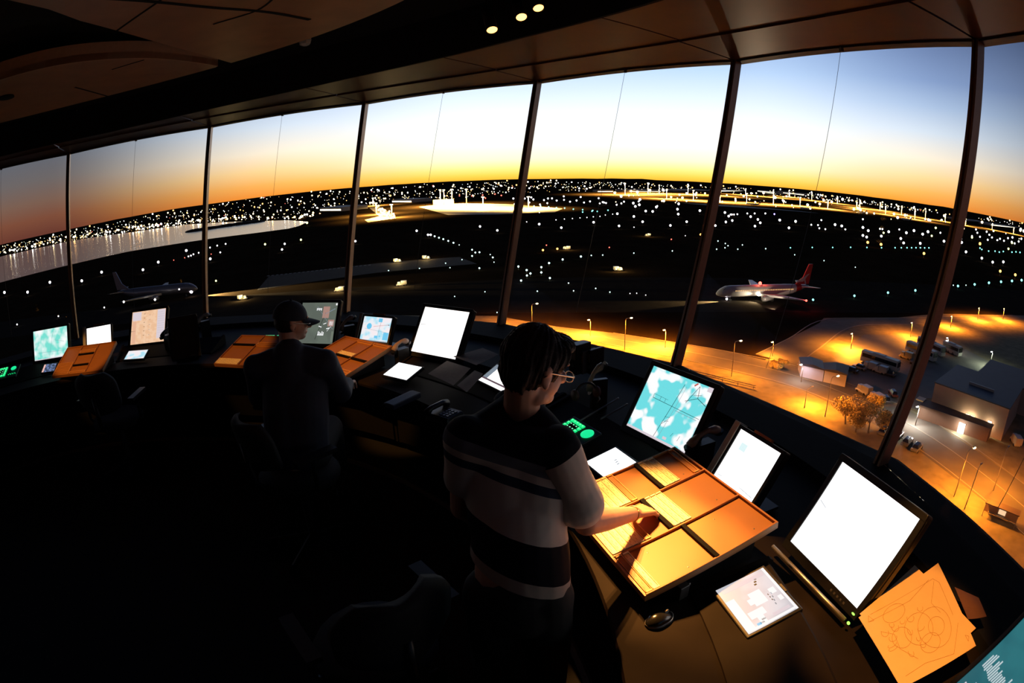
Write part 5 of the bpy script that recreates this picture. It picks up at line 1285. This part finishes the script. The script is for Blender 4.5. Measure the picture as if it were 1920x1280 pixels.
# ---- aircraft
PLW = mat('aircraft_white', (.50, .48, .47), .35); PLR = mat('aircraft_red', (.42, .02, .02), .4); PLS = mat('aircraft_silver', (.22, .22, .24), .35, .5); ENG = mat('engine_grey', (.3, .29, .29), .4, .3)
def jet(label, noseP, tailP, tailm, bodym, ln, white_fin=False):
    """nose and tail points on the ground plane; local +x is forward, origin below mid fuselage"""
    mid = (noseP + tailP) / 2; d = noseP - tailP; yaw = math.atan2(d.y, d.x); s = ln / 39.5
    o = empty('jet_airliner', place((mid.x, mid.y, GZ), yaw)); tag(o, label, 'aircraft'); zc = 3.3 * s; rr = 1.9 * s
    pf = [(-.5, .06, .62), (-.46, .25, .52), (-.40, .5, .36), (-.30, .85, .12), (-.22, 1, 0), (.36, 1, 0), (.41, .93, -.03), (.45, .74, -.14), (.48, .48, -.26), (.497, .2, -.36), (.5, .04, -.4)]
    m = MB(); n = 20; vs, fs = [], []
    for t, r_, up_ in pf:
        for k in range(n): a = 2 * pi * k / n; vs.append(V(t * ln, rr * r_ * cos(a), zc + rr * (r_ * sin(a) + up_)))
    for i in range(len(pf) - 1):
        for k in range(n): fs.append((i * n + k, i * n + (k + 1) % n, (i + 1) * n + (k + 1) % n, (i + 1) * n + k))
    m.add(vs, fs); fu = m.build('fuselage', bodym, o, smooth=True)
    def wing(root, tip, rc, tc, th, nm, mm, par=o):
        m = MB(); m.add([root + V(0, 0, th), root - V(rc, 0, -th * .2), tip - V(tc, 0, 0), tip + V(0, 0, th * .3), root - V(0, 0, th), root - V(rc, 0, th * .2), tip - V(tc, 0, .05), tip - V(0, 0, th * .3)], [(0, 1, 2, 3), (7, 6, 5, 4), (0, 4, 5, 1), (1, 5, 6, 2), (2, 6, 7, 3), (3, 7, 4, 0)]); return m.build(nm, mm, par)
    for sg in (1, -1):
        wing(V(.10 * ln, sg * rr * .8, zc - rr * .6), V(-.10 * ln, sg * 17.2 * s, zc + .1 * s), 7.5 * s, 1.7 * s, .45 * s, 'wing', bodym)
        wing(V(-.39 * ln, sg * .5 * s, zc + rr * .5), V(-.47 * ln, sg * 7.0 * s, zc + rr * .9), 4.2 * s, 1.4 * s, .2 * s, 'tailplane', bodym)
        m = MB(); m.tube([V((.11 - .0) * ln, sg * 4.9 * s, zc - rr * .95), V(.08 * ln, sg * 4.9 * s, zc - rr * .95), V(.0 * ln, sg * 4.9 * s, zc - rr * .85)], [.85 * s, .95 * s, .6 * s], 16); m.build('engine', ENG, o, smooth=True)
        m = MB(); m.tube([V(-.03 * ln, sg * 2.8 * s, zc - rr * .5), V(-.03 * ln, sg * 2.8 * s, .55 * s)], .16 * s, 6); m.tube([V(-.03 * ln, sg * 2.3 * s, .55 * s), V(-.03 * ln, sg * 3.3 * s, .55 * s)], .55 * s, 12); m.build('main_gear', TYRE, o)
    m = MB(); m.tube([V(.36 * ln, 0, zc - rr * .8), V(.36 * ln, 0, .4 * s)], .12 * s, 6); m.tube([V(.36 * ln, -.4 * s, .4 * s), V(.36 * ln, .4 * s, .4 * s)], .4 * s, 12); m.build('nose_gear', TYRE, o)
    # fin, swept back
    zt_ = zc + rr
    m = MB(); pts = [V(-.33 * ln, 0, zt_ - .3), V(-.42 * ln, 0, zt_ + 2.2 * s), V(-.485 * ln, 0, zt_ + 7.0 * s), V(-.53 * ln, 0, zt_ + 7.0 * s), V(-.495 * ln, 0, zt_ - .1)]
    m.prism([p + V(0, .18 * s, 0) for p in pts], (0, -.36 * s, 0)); fin = m.build('tail_fin', tailm, o)
    if not white_fin:
        wm_ = MB(); wm_.box((0, -.03, 0), (.3 * s, .03, rr * .18)); w0 = wm_.build('cabin_window', glow('cabin_window', (1, .55, .2), 1.3), fu)
        for k in range(34):
            for sg in (1, -1):
                wq = w0 if (k == 0 and sg == 1) else copy_tree(w0, fu); wq.location = ((-.28 + .0185 * k) * ln, sg * rr * .985, zc + rr * .12)
    ck = MB(); ck.prism([V(.452 * ln, sg * rr * .55, zc + rr * .30) for sg in (1, -1)] + [V(.425 * ln, sg * rr * .62, zc + rr * .62) for sg in (-1, 1)], (.06, 0, .06)); ck.build('cockpit_glass', GLASSD, fu)
    return o, s, zc, rr, fin
jn, jt = at_z(1343, 548, GZ + 3.6), at_z(1516, 540, GZ + 4.2)
J, s, zc, rr, fin = jet('white airliner with red tail and lit windows, taxiing left', V(jn.x, jn.y, 0), V(jt.x, jt.y, 0), PLR, PLW, (jn - jt).length)
ln = (jn - jt).length; JM = J.matrix_world
# white leaping emblem on the red fin and red rear fuselage band
for sg in (1, -1):
    em = MB(); zt_ = zc + rr; y = sg * .20 * s
    pth = [(-.345, .5, .10), (-.385, 1.1, .35), (-.42, 1.5, .75), (-.448, 2.3, .6), (-.468, 3.0, .35), (-.49, 3.5, .12)]
    pts = [(V(a_ * ln, y, zt_ + b_ * s), w_ * s) for a_, b_, w_ in pth]
    for (p, w0_), (q_, w1_) in zip(pts, pts[1:]): em.prism([p - V(0, 0, w0_), q_ - V(0, 0, w1_), q_ + V(0, 0, w1_), p + V(0, 0, w0_)], (0, sg * .03, 0))
    em.prism([V(-.43 * ln, y, zt_ + 1.5 * s), V(-.452 * ln, y, zt_ - .2 * s), V(-.462 * ln, y, zt_ - .2 * s), V(-.445 * ln, y, zt_ + 2.0 * s)], (0, sg * .03, 0))
    em.build('tail_emblem', PLW, fin)
rb = MB(); n = 20; vs, fs = [], []
for t, r_, up_ in ((-.40, .51, .36), (-.36, .63, .29), (-.33, .74, .205)):
    for k in range(n): a = 2 * pi * k / n; vs.append(V(t * ln, rr * (r_ + .03) * cos(a), zc + rr * ((r_ + .03) * sin(a) + up_)))
for i in range(2):
    for k in range(n): fs.append((i * n + k, i * n + (k + 1) % n, (i + 1) * n + (k + 1) % n, (i + 1) * n + k))
rb.add(vs, fs); rb.build('red_tail_band', PLR, J, smooth=True)
def jlight(jm, par, name, loc, r_, m_, power=0, color=(1, 1, 1), target=None, spot=40):
    m = MB(); m.ball(loc, r_, None, 10, 8); m.build(name, m_, par)
    if power: lamp(name + '_beam', 'SPOT' if target is not None else 'POINT', jm @ Vector(loc) + ((jm @ Vector(target) - jm @ Vector(loc)).normalized() * (r_ + .2) if target is not None else V(0, 0, r_ + .3)), (jm @ Vector(target)) if target is not None else None, power, color, par, .3, spot, .5)
REDL_ = glow('red_beacon_light', (1, .06, .04), 9); LANDL = glow('landing_light', (1, .86, .6), 14); WHL = glow('white_nose_light', (1, .85, .95), 12)
jlight(JM, J, 'beacon', V(.06 * ln, 0, zc + rr + .5), .7, REDL_, 2200, (1, .08, .04))
jlight(JM, J, 'wing_tip_light', V(-.125 * ln, 17.3 * s, zc + .1), .40, REDL_, 900, (1, .06, .05))
jlight(JM, J, 'wing_root_light', V(.105 * ln, rr * .9 + .5, zc - rr * .45), .75, LANDL, 16000, (1, .85, .55), V(.4 * ln, 9, 0), 100)
jlight(JM, J, 'nose_light', V(.40 * ln, .5, 1.0), .42, WHL, 500000, (1, .72, .35), V(1.9 * ln, 0, 0), 26)
lamp('fuselage_glow', 'SPOT', JM @ V(.15 * ln, 17, .5), JM @ V(.05 * ln, 0, zc), 7000, (1, .75, .55), J, .5, 90)
n2_, t2_ = at_z(372, 536, GZ + 5), at_z(218, 548, GZ + 6)
K, s, zc, rr, fin = jet('dim silver airliner taxiing right, at the far left', V(n2_.x, n2_.y, 0), V(t2_.x, t2_.y, 0), PLS, PLS, (n2_ - t2_).length * .97, True)
ln = (n2_ - t2_).length * .97; KM = K.matrix_world
jlight(KM, K, 'nose_light', V(.44 * ln, -1.2, 2.6), .8, WHL, 3000000, (1, .78, .42), V(1.7 * ln, -2, 0), 30)
jlight(KM, K, 'wing_tip_light', V(-.1 * ln, -17 * s, zc), .5, WHB); jlight(KM, K, 'belly_light', V(.12 * ln, -8 * s, zc - rr), .5, WHB); jlight(KM, K, 'door_light', V(.32 * ln, -rr, zc), .35, WHB)

# ---- small airfield lights, each one a fitting on a short stem
LC = {'w': glow('field_light_white', (1, .95, .98), 5), 't': glow('field_light_teal', (.25, .95, .85), 3.0), 'g': glow('field_light_pale_teal', (.65, 1, .95), 4), 'o': glow('field_light_orange', (1, .42, .08), 6), 'y': glow('field_light_yellow', (.9, .95, .3), 5), 'r': glow('field_light_red', (1, .12, .08), 5), 'b': glow('field_light_violet', (.4, .3, 1), 4)}
LN = {'w': 'white', 't': 'teal', 'g': 'pale teal', 'o': 'orange', 'y': 'yellow', 'r': 'red', 'b': 'violet'}
lm_cache = {}
def light_mesh(c):
    if c not in lm_cache:
        m = MB(); m.lathe([(.5, -3.2), (.25, -3.0), (.2, -1.0), (.3, -.9)], 6, mat('fitting_grey', (.05, .05, .05), .6)); m.ball((0, 0, 0), 1.0, LC[c], 8, 6)
        o = m.build('airfield_light'); lm_cache[c] = o.data; bpy.data.objects.remove(o)
    return lm_cache[c]
F_ = []
def fl(ox, oy, c, rpx, pts):
    for x_, y_ in pts: F_.append((ox + x_ / 4, oy + y_ / 4, c, rpx))
fl(960, 300, 'w', 2.1, [(204, 480), (370, 507), (612, 466), (803, 493), (914, 423), (980, 462), (1188, 490), (1310, 462), (1525, 491), (1604, 464), (1652, 453), (1822, 495), (1844, 445), (1862, 470), (1790, 424), (1597, 393), (1625, 420), (1409, 379), (1247, 405), (1241, 368), (1003, 382), (1055, 385), (1082, 352), (790, 402), (910, 323), (925, 347), (955, 335), (1250, 328)])
fl(960, 300, 'w', 1.5, [(658, 325), (540, 318), (585, 310), (785, 335), (435, 312), (388, 272), (335, 303), (515, 277), (265, 323), (300, 287), (210, 333), (145, 280), (160, 295), (95, 288), (650, 286), (840, 312), (484, 303), (390, 298), (690, 318), (705, 322), (680, 315), (240, 300), (270, 288), (20, 330), (60, 345), (10, 288), (130, 318), (820, 325), (950, 310), (1090, 345), (1765, 400), (1820, 400), (1900, 400), (1640, 408), (1665, 408), (1690, 406), (1650, 408)])
fl(960, 300, 't', 1.3, [(530, 390), (600, 383), (640, 385), (720, 376), (460, 368), (395, 360), (333, 357), (275, 352), (215, 345), (165, 345), (530, 372), (605, 378)])
fl(960, 300, 'w', .9, [(330, 448), (393, 442), (453, 438), (510, 433), (562, 430), (610, 425), (660, 422), (700, 412), (755, 405), (205, 393), (110, 463), (915, 503), (1300, 567), (885, 1000), (935, 998), (1003, 1012)])
fl(960, 300, 'g', 1.9, [(48, 798), (110, 825), (112, 865), (138, 850), (68, 903), (220, 803), (278, 772), (220, 842), (380, 745), (517, 723), (284, 884)])
fl(960, 300, 'g', 1.2, [(595, 715), (680, 712), (424, 922), (462, 980), (628, 962), (734, 990), (190, 983), (914, 697), (1203, 681), (1545, 607), (1600, 625), (1620, 642), (1597, 657), (1535, 668), (1693, 668), (1728, 636), (1903, 664)])
fl(1440, 300, 'w', 2.2, [(88, 450), (157, 508), (207, 459), (503, 484), (553, 494), (712, 505), (752, 529), (712, 565), (740, 577), (850, 570), (905, 537), (1038, 545), (1095, 529), (996, 588), (1017, 621), (1142, 624), (1160, 555), (1200, 537), (1320, 608), (1452, 617), (1342, 685), (1485, 688), (1604, 735), (1685, 765), (1765, 763)])
fl(1440, 300, 'w', 1.5, [(580, 519), (400, 450), (375, 487), (385, 511), (858, 517), (712, 443), (985, 520), (1293, 545), (1590, 575), (1648, 598), (1720, 600), (1770, 605), (1828, 613), (1880, 610), (1560, 520), (1640, 537), (1376, 570), (1452, 567), (1530, 570), (1680, 580), (1740, 590), (1800, 585), (1850, 625), (1900, 590), (1660, 560), (1570, 545), (1450, 590), (840, 515), (325, 485), (430, 518)])
fl(1440, 300, 'y', 1.8, [(867, 545), (1228, 568), (1258, 508), (1803, 665), (207, 462), (1830, 620), (1530, 580)])
fl(1440, 300, 'o', 2.4, [(748, 617), (848, 632), (1170, 700), (1590, 627), (1742, 833), (1855, 860)]); fl(1440, 300, 'b', 1.6, [(48, 405)])
fl(1440, 300, 't', 1.3, [(168, 657), (332, 655), (485, 655), (620, 654), (742, 655), (852, 657), (953, 657), (1000, 657), (1043, 657), (1077, 657), (1110, 657), (1143, 657), (1175, 658), (1207, 658), (1604, 670), (1655, 682), (1765, 685), (1703, 683), (1830, 690), (1890, 692), (1590, 660), (1735, 690), (1860, 688)])
fl(1440, 300, 't', 2.2, [(338, 1047), (648, 1017), (900, 994), (1105, 977), (1278, 962), (1425, 944), (1550, 932), (1657, 920), (1748, 912), (1830, 906), (1902, 900)])
fl(1440, 300, 'g', 1.0, [(200, 710), (420, 754), (655, 803), (1390, 938), (1485, 938)])
fl(480, 300, 'w', 2.0, [(1205, 530), (1680, 498), (1810, 527), (1290, 560), (1310, 560), (745, 608), (215, 628), (195, 670)])
fl(480, 300, 'g', 1.6, [(1340, 571), (1372, 582), (1405, 593), (1442, 606), (1481, 620), (1621, 672), (1645, 693), (1676, 691), (1621, 719), (1776, 730), (1675, 810)])
fl(480, 300, 'g', 1.0, [(1524, 636), (1545, 746), (1455, 807), (1422, 773), (1878, 826), (1226, 812), (994, 828), (1717, 987), (1842, 1000), (1490, 1022), (714, 574), (1808, 1142), (1757, 708), (1785, 765)])
fl(480, 300, 'y', 2.0, [(68, 631), (337, 597), (383, 470)])
fl(0, 300, 'w', 2.3, [(33, 992), (207, 990), (374, 916), (613, 905), (762, 840), (1072, 822), (1187, 765), (1397, 678), (1577, 740)])
fl(0, 300, 'w', 1.4, [(1575, 656), (1629, 641), (1652, 692), (1692, 628), (1413, 722), (1432, 716), (1451, 706), (782, 1105), (438, 1170), (128, 1232), (1490, 695)]); fl(0, 300, 'y', 1.8, [(1620, 905)]); fl(0, 300, 'r', .9, [(1303, 750), (1584, 705), (1385, 732)])
fl(960, 300, 'o', 2.0, [(232, 675), (340, 665), (1415, 558)]); fl(960, 300, 'r', 1.2, [(258, 638), (1195, 594), (730, 655)]); fl(480, 300, 'r', 1.2, [(1620, 268), (1700, 262), (1792, 255), (1840, 265), (1720, 285)])
for i, (px, py, c, rp) in enumerate(F_):
    dist = at_z(px, py, GZ + 1.5); r_ = rp * (dist - EYEV).length / F_PX
    o = bpy.data.objects.new('airfield_light', light_mesh(c)); col.objects.link(o); o.location = at_z(px, py, GZ + r_ * 3); o.scale = (r_ * .95,) * 3
    side = 'left of the seated man\'s cap' if px < 520 else 'between the second and third clear mullions' if px < 970 else 'left of the airliner' if px < 1330 else 'above the airliner' if px < 1530 else 'right of the airliner' if px < 1790 else 'at the right edge beyond the last mullion'
    tag(o, '%s %s light on the dark field, %s' % ('bright' if rp > 1.7 else 'small', LN[c], side), 'airfield light', '%s lights %s' % (LN[c], side))
# vehicles on the field with lamps on
for (px, py, yw, lab) in ((746, 492, 10, 'service vehicle with yellow lights at the taxiway end'), (752, 536, 190, 'service vehicle facing the tower with two yellow headlamps'), (1062, 468, 180, 'truck with orange beacon and lit side on the dark field'), (1214, 443, 170, 'lit service vehicle far across the field'), (636, 547, 175, 'lit boarding vehicle behind the grey monitor'), (456, 562, 20, 'pale lit vehicle left of the capped man'), (800, 486, 0, 'vehicle with a low orange beam on the taxiway'), (1160, 508, 0, 'dim vehicle with yellow lamps in mid field')):
    x, y = pix(px, py); o = car(lab, px, py, yw, (.4, .38, .33), 'van'); sc = 1.5
    for wx in (1.2, -1.4):
        m = MB(); m.ball((wx, -1.1, 1.2), .42 if px != 1062 else .7, None, 8, 6); m.build('work_light', glow('vehicle_yellow_light', (1, .72, .25), 6), o)
    p = V(x, y, GZ + 3.2); lamp('work_light_beam', 'POINT', p + V(0, -2, 0), None, 2500, (1, .7, .3), o, .3)
# ---- floodlight masts on the aprons
FLB = glow('mast_lamp', (1, .75, .4), 16)
def mast(label, px, py, h, power, group, aim=None, sp=130):
    x, y = pix(px, py); o = empty('floodlight_mast', loc=(x, y, GZ)); tag(o, label, 'floodlight mast', group)
    m = MB(); m.tube([V(0, 0, 0), V(0, 0, h)], [.8, .5], 8); m.build('pole', POLE, o)
    m = MB(); m.box((-2.2, -1, h - .6), (2.2, 1, h + .6)); hh_ = m.build('lamp_frame', POLE, o)
    m = MB(); m.box((-2.2, -1.3, h - .6), (2.2, -1.02, h + .6)); m.build('lamp_bank', FLB, hh_)
    lamp('mast_light', 'SPOT', V(x, y - 3, GZ + h - 1), V(x, y - 3, GZ), power, (1, .56, .14), o, 1, 165, .15)
for i, (px, py) in enumerate(((826, 385), (833, 386), (848, 384), (875, 386), (906, 390), (991, 391))):
    mast('floodlight mast on the middle apron, number %s from its left end' % ('one', 'two', 'three', 'four', 'five', 'six')[i], px, py, 30 if i < 4 else 18, 4e6, 'masts on the middle apron')
RM = [(1172, 366, 34), (1215, 365, 36), (1236, 364, 30), (1290, 366, 30), (1345, 368, 34), (1398, 368, 30), (1450, 372, 34), (1480, 372, 26), (1522, 378, 34), (1570, 384, 30), (1612, 392, 30), (1650, 396, 30), (1690, 404, 30), (1735, 411, 26), (1772, 417, 26), (1810, 424, 22), (1860, 432, 22), (1900, 440, 22)]
for i, (px, py, h) in enumerate(RM):
    mast('apron floodlight mast below the skyline, %s from the left' % ('first', 'second', 'third', 'fourth', 'fifth', 'sixth', 'seventh', 'eighth', 'ninth', 'tenth', 'eleventh', 'twelfth', 'thirteenth', 'fourteenth', 'fifteenth', 'sixteenth', 'seventeenth', 'eighteenth')[i], px, py, h, 4e7 if px < 1500 else 2.2e7 if px < 1700 else 8e6, 'masts on the long apron')
for i, (px, py) in enumerate(((1250, 373), (1300, 376), (1350, 379), (1400, 381), (1450, 384), (1500, 387), (1552, 392), (1606, 394), (1660, 403), (1715, 412))):  # second row of masts, added to brighten the middle of the apron
    mast('added floodlight mast out on the long apron, %s from the left' % ('first', 'second', 'third', 'fourth', 'fifth', 'sixth', 'seventh', 'eighth', 'ninth', 'tenth')[i], px, py, 24, 2e7 if px < 1600 else 1e7, 'added masts out on the apron')
for px, py, pw in ((706, 402, 3e6), (735, 408, 2e6), (700, 386, 5e6)):
    mast('mast over the lit road by the bay, %s' % ('nearest the bay' if px == 706 else 'at the near bend' if px == 735 else 'farthest along'), px, py, 18, pw, 'masts on the bay road')
# terminal buildings along the long apron
TB = mat('terminal_wall', (.45, .42, .38), .7); TW = glow('terminal_window', (1, .88, .6), 3)
TBL = [(1120, 1150, 361, 9), (1180, 1240, 361, 10), (1262, 1330, 361, 12), (1352, 1400, 362, 14), (1420, 1452, 364, 22), (1458, 1508, 366, 26), (1515, 1545, 370, 20), (1560, 1610, 375, 14), (1618, 1668, 382, 14), (1680, 1716, 391, 10), (1740, 1790, 400, 12), (1800, 1850, 416, 12), (1858, 1915, 426, 14), (812, 836, 384, 10), (735, 772, 380, 8), (600, 640, 396, 8)]
WHERE = ['at its left end', 'left of the fourth mullion, low and long', 'left of the fourth mullion, second of the row', 'behind the fourth mullion', 'short and tall right of the fourth mullion', 'tallest and brightest of the row', 'narrow, right of the brightest', 'above the airliner tail', 'second left of the last mullion', 'first left of the last mullion', 'partly behind the last mullion', 'first right of the last mullion', 'at the right edge']
for i, (x0, x1, y_, h) in enumerate(TBL):
    a, b = V(*pix(x0, y_ + (x1 - x0) * (.02 if x0 < 1400 else .14)*0), 0), V(*pix(x1, y_ + (x1 - x0) * (.0 if x0 < 1400 else .1)), 0); dd = (b - a).normalized(); qq = V(-dd.y, dd.x, 0)
    if qq.y < 0: qq = -qq
    lab = ('lit terminal building on the long apron, ' + WHERE[i]) if i < 13 else ['lit hangar beside the middle apron masts', 'lit building along the bay road', 'low lit building on the far shore of the bay'][i - 13]
    o = empty('terminal_building', loc=(a.x, a.y, GZ)); tag(o, lab, 'building')
    dep = min(60, (b - a).length * .5); m = MB(); m.prism([p + V(0, 0, GZ) for p in (a, b, b + qq * dep, a + qq * dep)], (0, 0, h)); m.build('walls', TB, o, world=True)
    for fl_ in range(max(1, int(h // 7))):
        z0 = GZ + 1.5 + fl_ * 7; m = MB(); m.prism([a + dd * 2 - qq * .3 + V(0, 0, z0), b - dd * 2 - qq * .3 + V(0, 0, z0), b - dd * 2 - qq * .3 + V(0, 0, z0 + 3), a + dd * 2 - qq * .3 + V(0, 0, z0 + 3)], qq * .25); m.build('window_band', TW, o, world=True)
# parked airliners at the terminal, far away
for i, (px, py, dx) in enumerate(((1398, 384, 30), (1500, 392, 34), (1606, 400, 30), (1690, 412, 26))):
    a, b = V(*pix(px, py), 0), V(*pix(px + dx, py + (3 if px < 1450 else 5)), 0); dd = (b - a).normalized()
    jet('small white airliner parked on the long apron, %s from the left' % ('first', 'second', 'third', 'fourth')[i], a, a + dd * 40, PLW, PLW, 40, True)

# ---- lights of the suburbs: the 300 nearest as fittings, the rest as one glitter
CL = {'w': glow('city_light_white', (1, .93, .85), 5), 'y': glow('city_light_warm', (1, .74, .40), 5), 'o': glow('city_light_amber', (1, .48, .14), 4), 'r': glow('city_light_red', (1, .15, .1), 4)}
CN = {'w': 'white', 'y': 'warm', 'o': 'amber', 'r': 'red'}
SKY = [(0, 462), (120, 436), (240, 411), (360, 391), (480, 371), (660, 356), (800, 345), (960, 341), (1120, 341), (1340, 351), (1440, 355), (1600, 371), (1720, 390), (1920, 420)]
LOW = [(0, 479), (132, 451), (250, 434), (350, 421), (436, 414), (560, 412), (620, 398), (700, 385), (800, 378), (960, 362), (1120, 358), (1340, 362), (1440, 366), (1600, 380), (1720, 398), (1920, 432)]
def itp(T, x):
    for (x0, y0), (x1, y1) in zip(T, T[1:]):
        if x0 <= x <= x1: return y0 + (y1 - y0) * (x - x0) / (x1 - x0)
    return T[-1][1]
def hit_ground(px, py):
    d = ray(px, py); hz = math.hypot(d.x, d.y); az = math.degrees(math.atan2(d.x, d.y)); prev = 300.0
    for i in range(160):
        r_ = 300 * (1.025 ** i)
        if r_ > 9500: return None
        if EYE + d.z / hz * r_ <= hills(r_, az) + 1: return V(d.x / hz * r_, d.y / hz * r_, hills(r_, az))
    return None
pts = []
for i in range(1700):
    px = rnd.uniform(0, 1920); y0, y1 = itp(SKY, px), itp(LOW, px)
    bias = rnd.random(); py = y0 + (y1 - y0) * (bias ** (.8 if px < 900 else 1.1))
    if px > 1120 and rnd.random() < .25: continue
    p = hit_ground(px, py)
    if p is None: continue
    c = rnd.choices('wyor', (5, 5, 2.2, .25))[0]
    pts.append((p, c, px, py, rnd.choice((.45, .55, .65, .8, 1.0, 1.4))))
for i in range(150):          # brightest row along the far shore of the bay
    px = rnd.uniform(0, 640); p = hit_ground(px, itp(LOW, px) - rnd.uniform(.5, 6))
    if p: pts.append((p, rnd.choice('wyyoo'), px, 0, rnd.choice((.9, 1.2, 1.5)), True))
for i in range(90):           # traffic on the bay road
    t = rnd.random(); px = lerp(697, 738, t) + rnd.uniform(-6, 6); py = lerp(384, 410, t) + rnd.uniform(-3, 3); p = hit_ground(px, py)
    if p: pts.append((p, rnd.choice('wyyo'), px, py, rnd.choice((1.2, 1.8))))
for i in range(110):          # lamps over the apron
    px = rnd.uniform(1150, 1920); p = hit_ground(px, itp(LOW, px) + rnd.uniform(-2, 22))
    if p: pts.append((p, rnd.choice('wyy'), px, 0, rnd.choice((1.2, 1.8, 2.4))))
boxes = []
for ob in col.objects:
    if ob.name.startswith('terminal_building') and ob.type == 'EMPTY':
        cs = [Vector(ob.location) + v.co for ch in ob.children for v in ch.data.vertices]
        boxes.append((min(c.x for c in cs) - 12, max(c.x for c in cs) + 12, min(c.y for c in cs) - 12, max(c.y for c in cs) + 12))
masts_ = [Vector(ob.location) for ob in col.objects if ob.name.startswith('floodlight_mast')]
pts.sort(key=lambda t: -t[4])
keep, grid = [], {}
for t in pts:
    p, r_ = t[0], t[4] * (t[0] - EYEV).length / F_PX
    if any(x0 - r_ < p.x < x1 + r_ and y0 - r_ < p.y < y1 + r_ for x0, x1, y0, y1 in boxes): continue
    if any(abs(q.x - p.x) < r_ + 3 and abs(q.y - p.y) < r_ + 3 for q in masts_): continue
    az_ = int(math.atan2(p.x, p.y) * 200)
    if any((p - q).length < (r_ + s_) * 1.05 for k in (-1, 0, 1) for q, s_ in grid.get(az_ + k, ())): continue
    grid.setdefault(az_, []).append((p, r_)); keep.append(t)
pts = keep
cm_cache = {}
CLB = {k: glow('shore_light_' + k, tuple(v.node_tree.nodes['Principled BSDF'].inputs['Emission Color'].default_value)[:3], 45) for k, v in CL.items()}
for p, c, px, py, rp, *_b in pts[:300]:
    if (c, bool(_b)) not in cm_cache:
        m = MB(); m.tube([V(0, 0, -2.5), V(0, 0, -.9)], .2, 5, mat('fitting_grey', (.05, .05, .05), .6)); m.ball((0, 0, 0), 1.0, (CLB if _b else CL)[c], 8, 6); q_ = m.build('city_light'); cm_cache[(c, bool(_b))] = q_.data; bpy.data.objects.remove(q_)
    r_ = rp * (p - EYEV).length / F_PX; o = bpy.data.objects.new('city_light', cm_cache[(c, bool(_b))]); col.objects.link(o); o.location = p + V(0, 0, r_ * 2.4); o.scale = (r_,) * 3
    where = 'across the bay at the left' if px < 600 else 'beyond the field in the middle' if px < 1130 else 'along the long apron and skyline at the right'
    tag(o, 'bright %s city light %s' % (CN[c], where), 'city light', '%s city lights %s' % (CN[c], where))
m = MB(); OCT = [(1, 0, 0), (-1, 0, 0), (0, 1, 0), (0, -1, 0), (0, 0, 1), (0, 0, -1)]; OF = [(0, 2, 4), (2, 1, 4), (1, 3, 4), (3, 0, 4), (2, 0, 5), (1, 2, 5), (3, 1, 5), (0, 3, 5)]
for p, c, px, py, rp, *_b in pts[300:]:
    r_ = rp * (p - EYEV).length / F_PX; m.add([p + V(0, 0, r_) + Vector(v) * r_ for v in OCT], OF, (CLB if _b else CL)[c])
tag(m.build('city_glitter'), 'countless small lights of the suburbs below the skyline', 'city lights', kind='stuff')
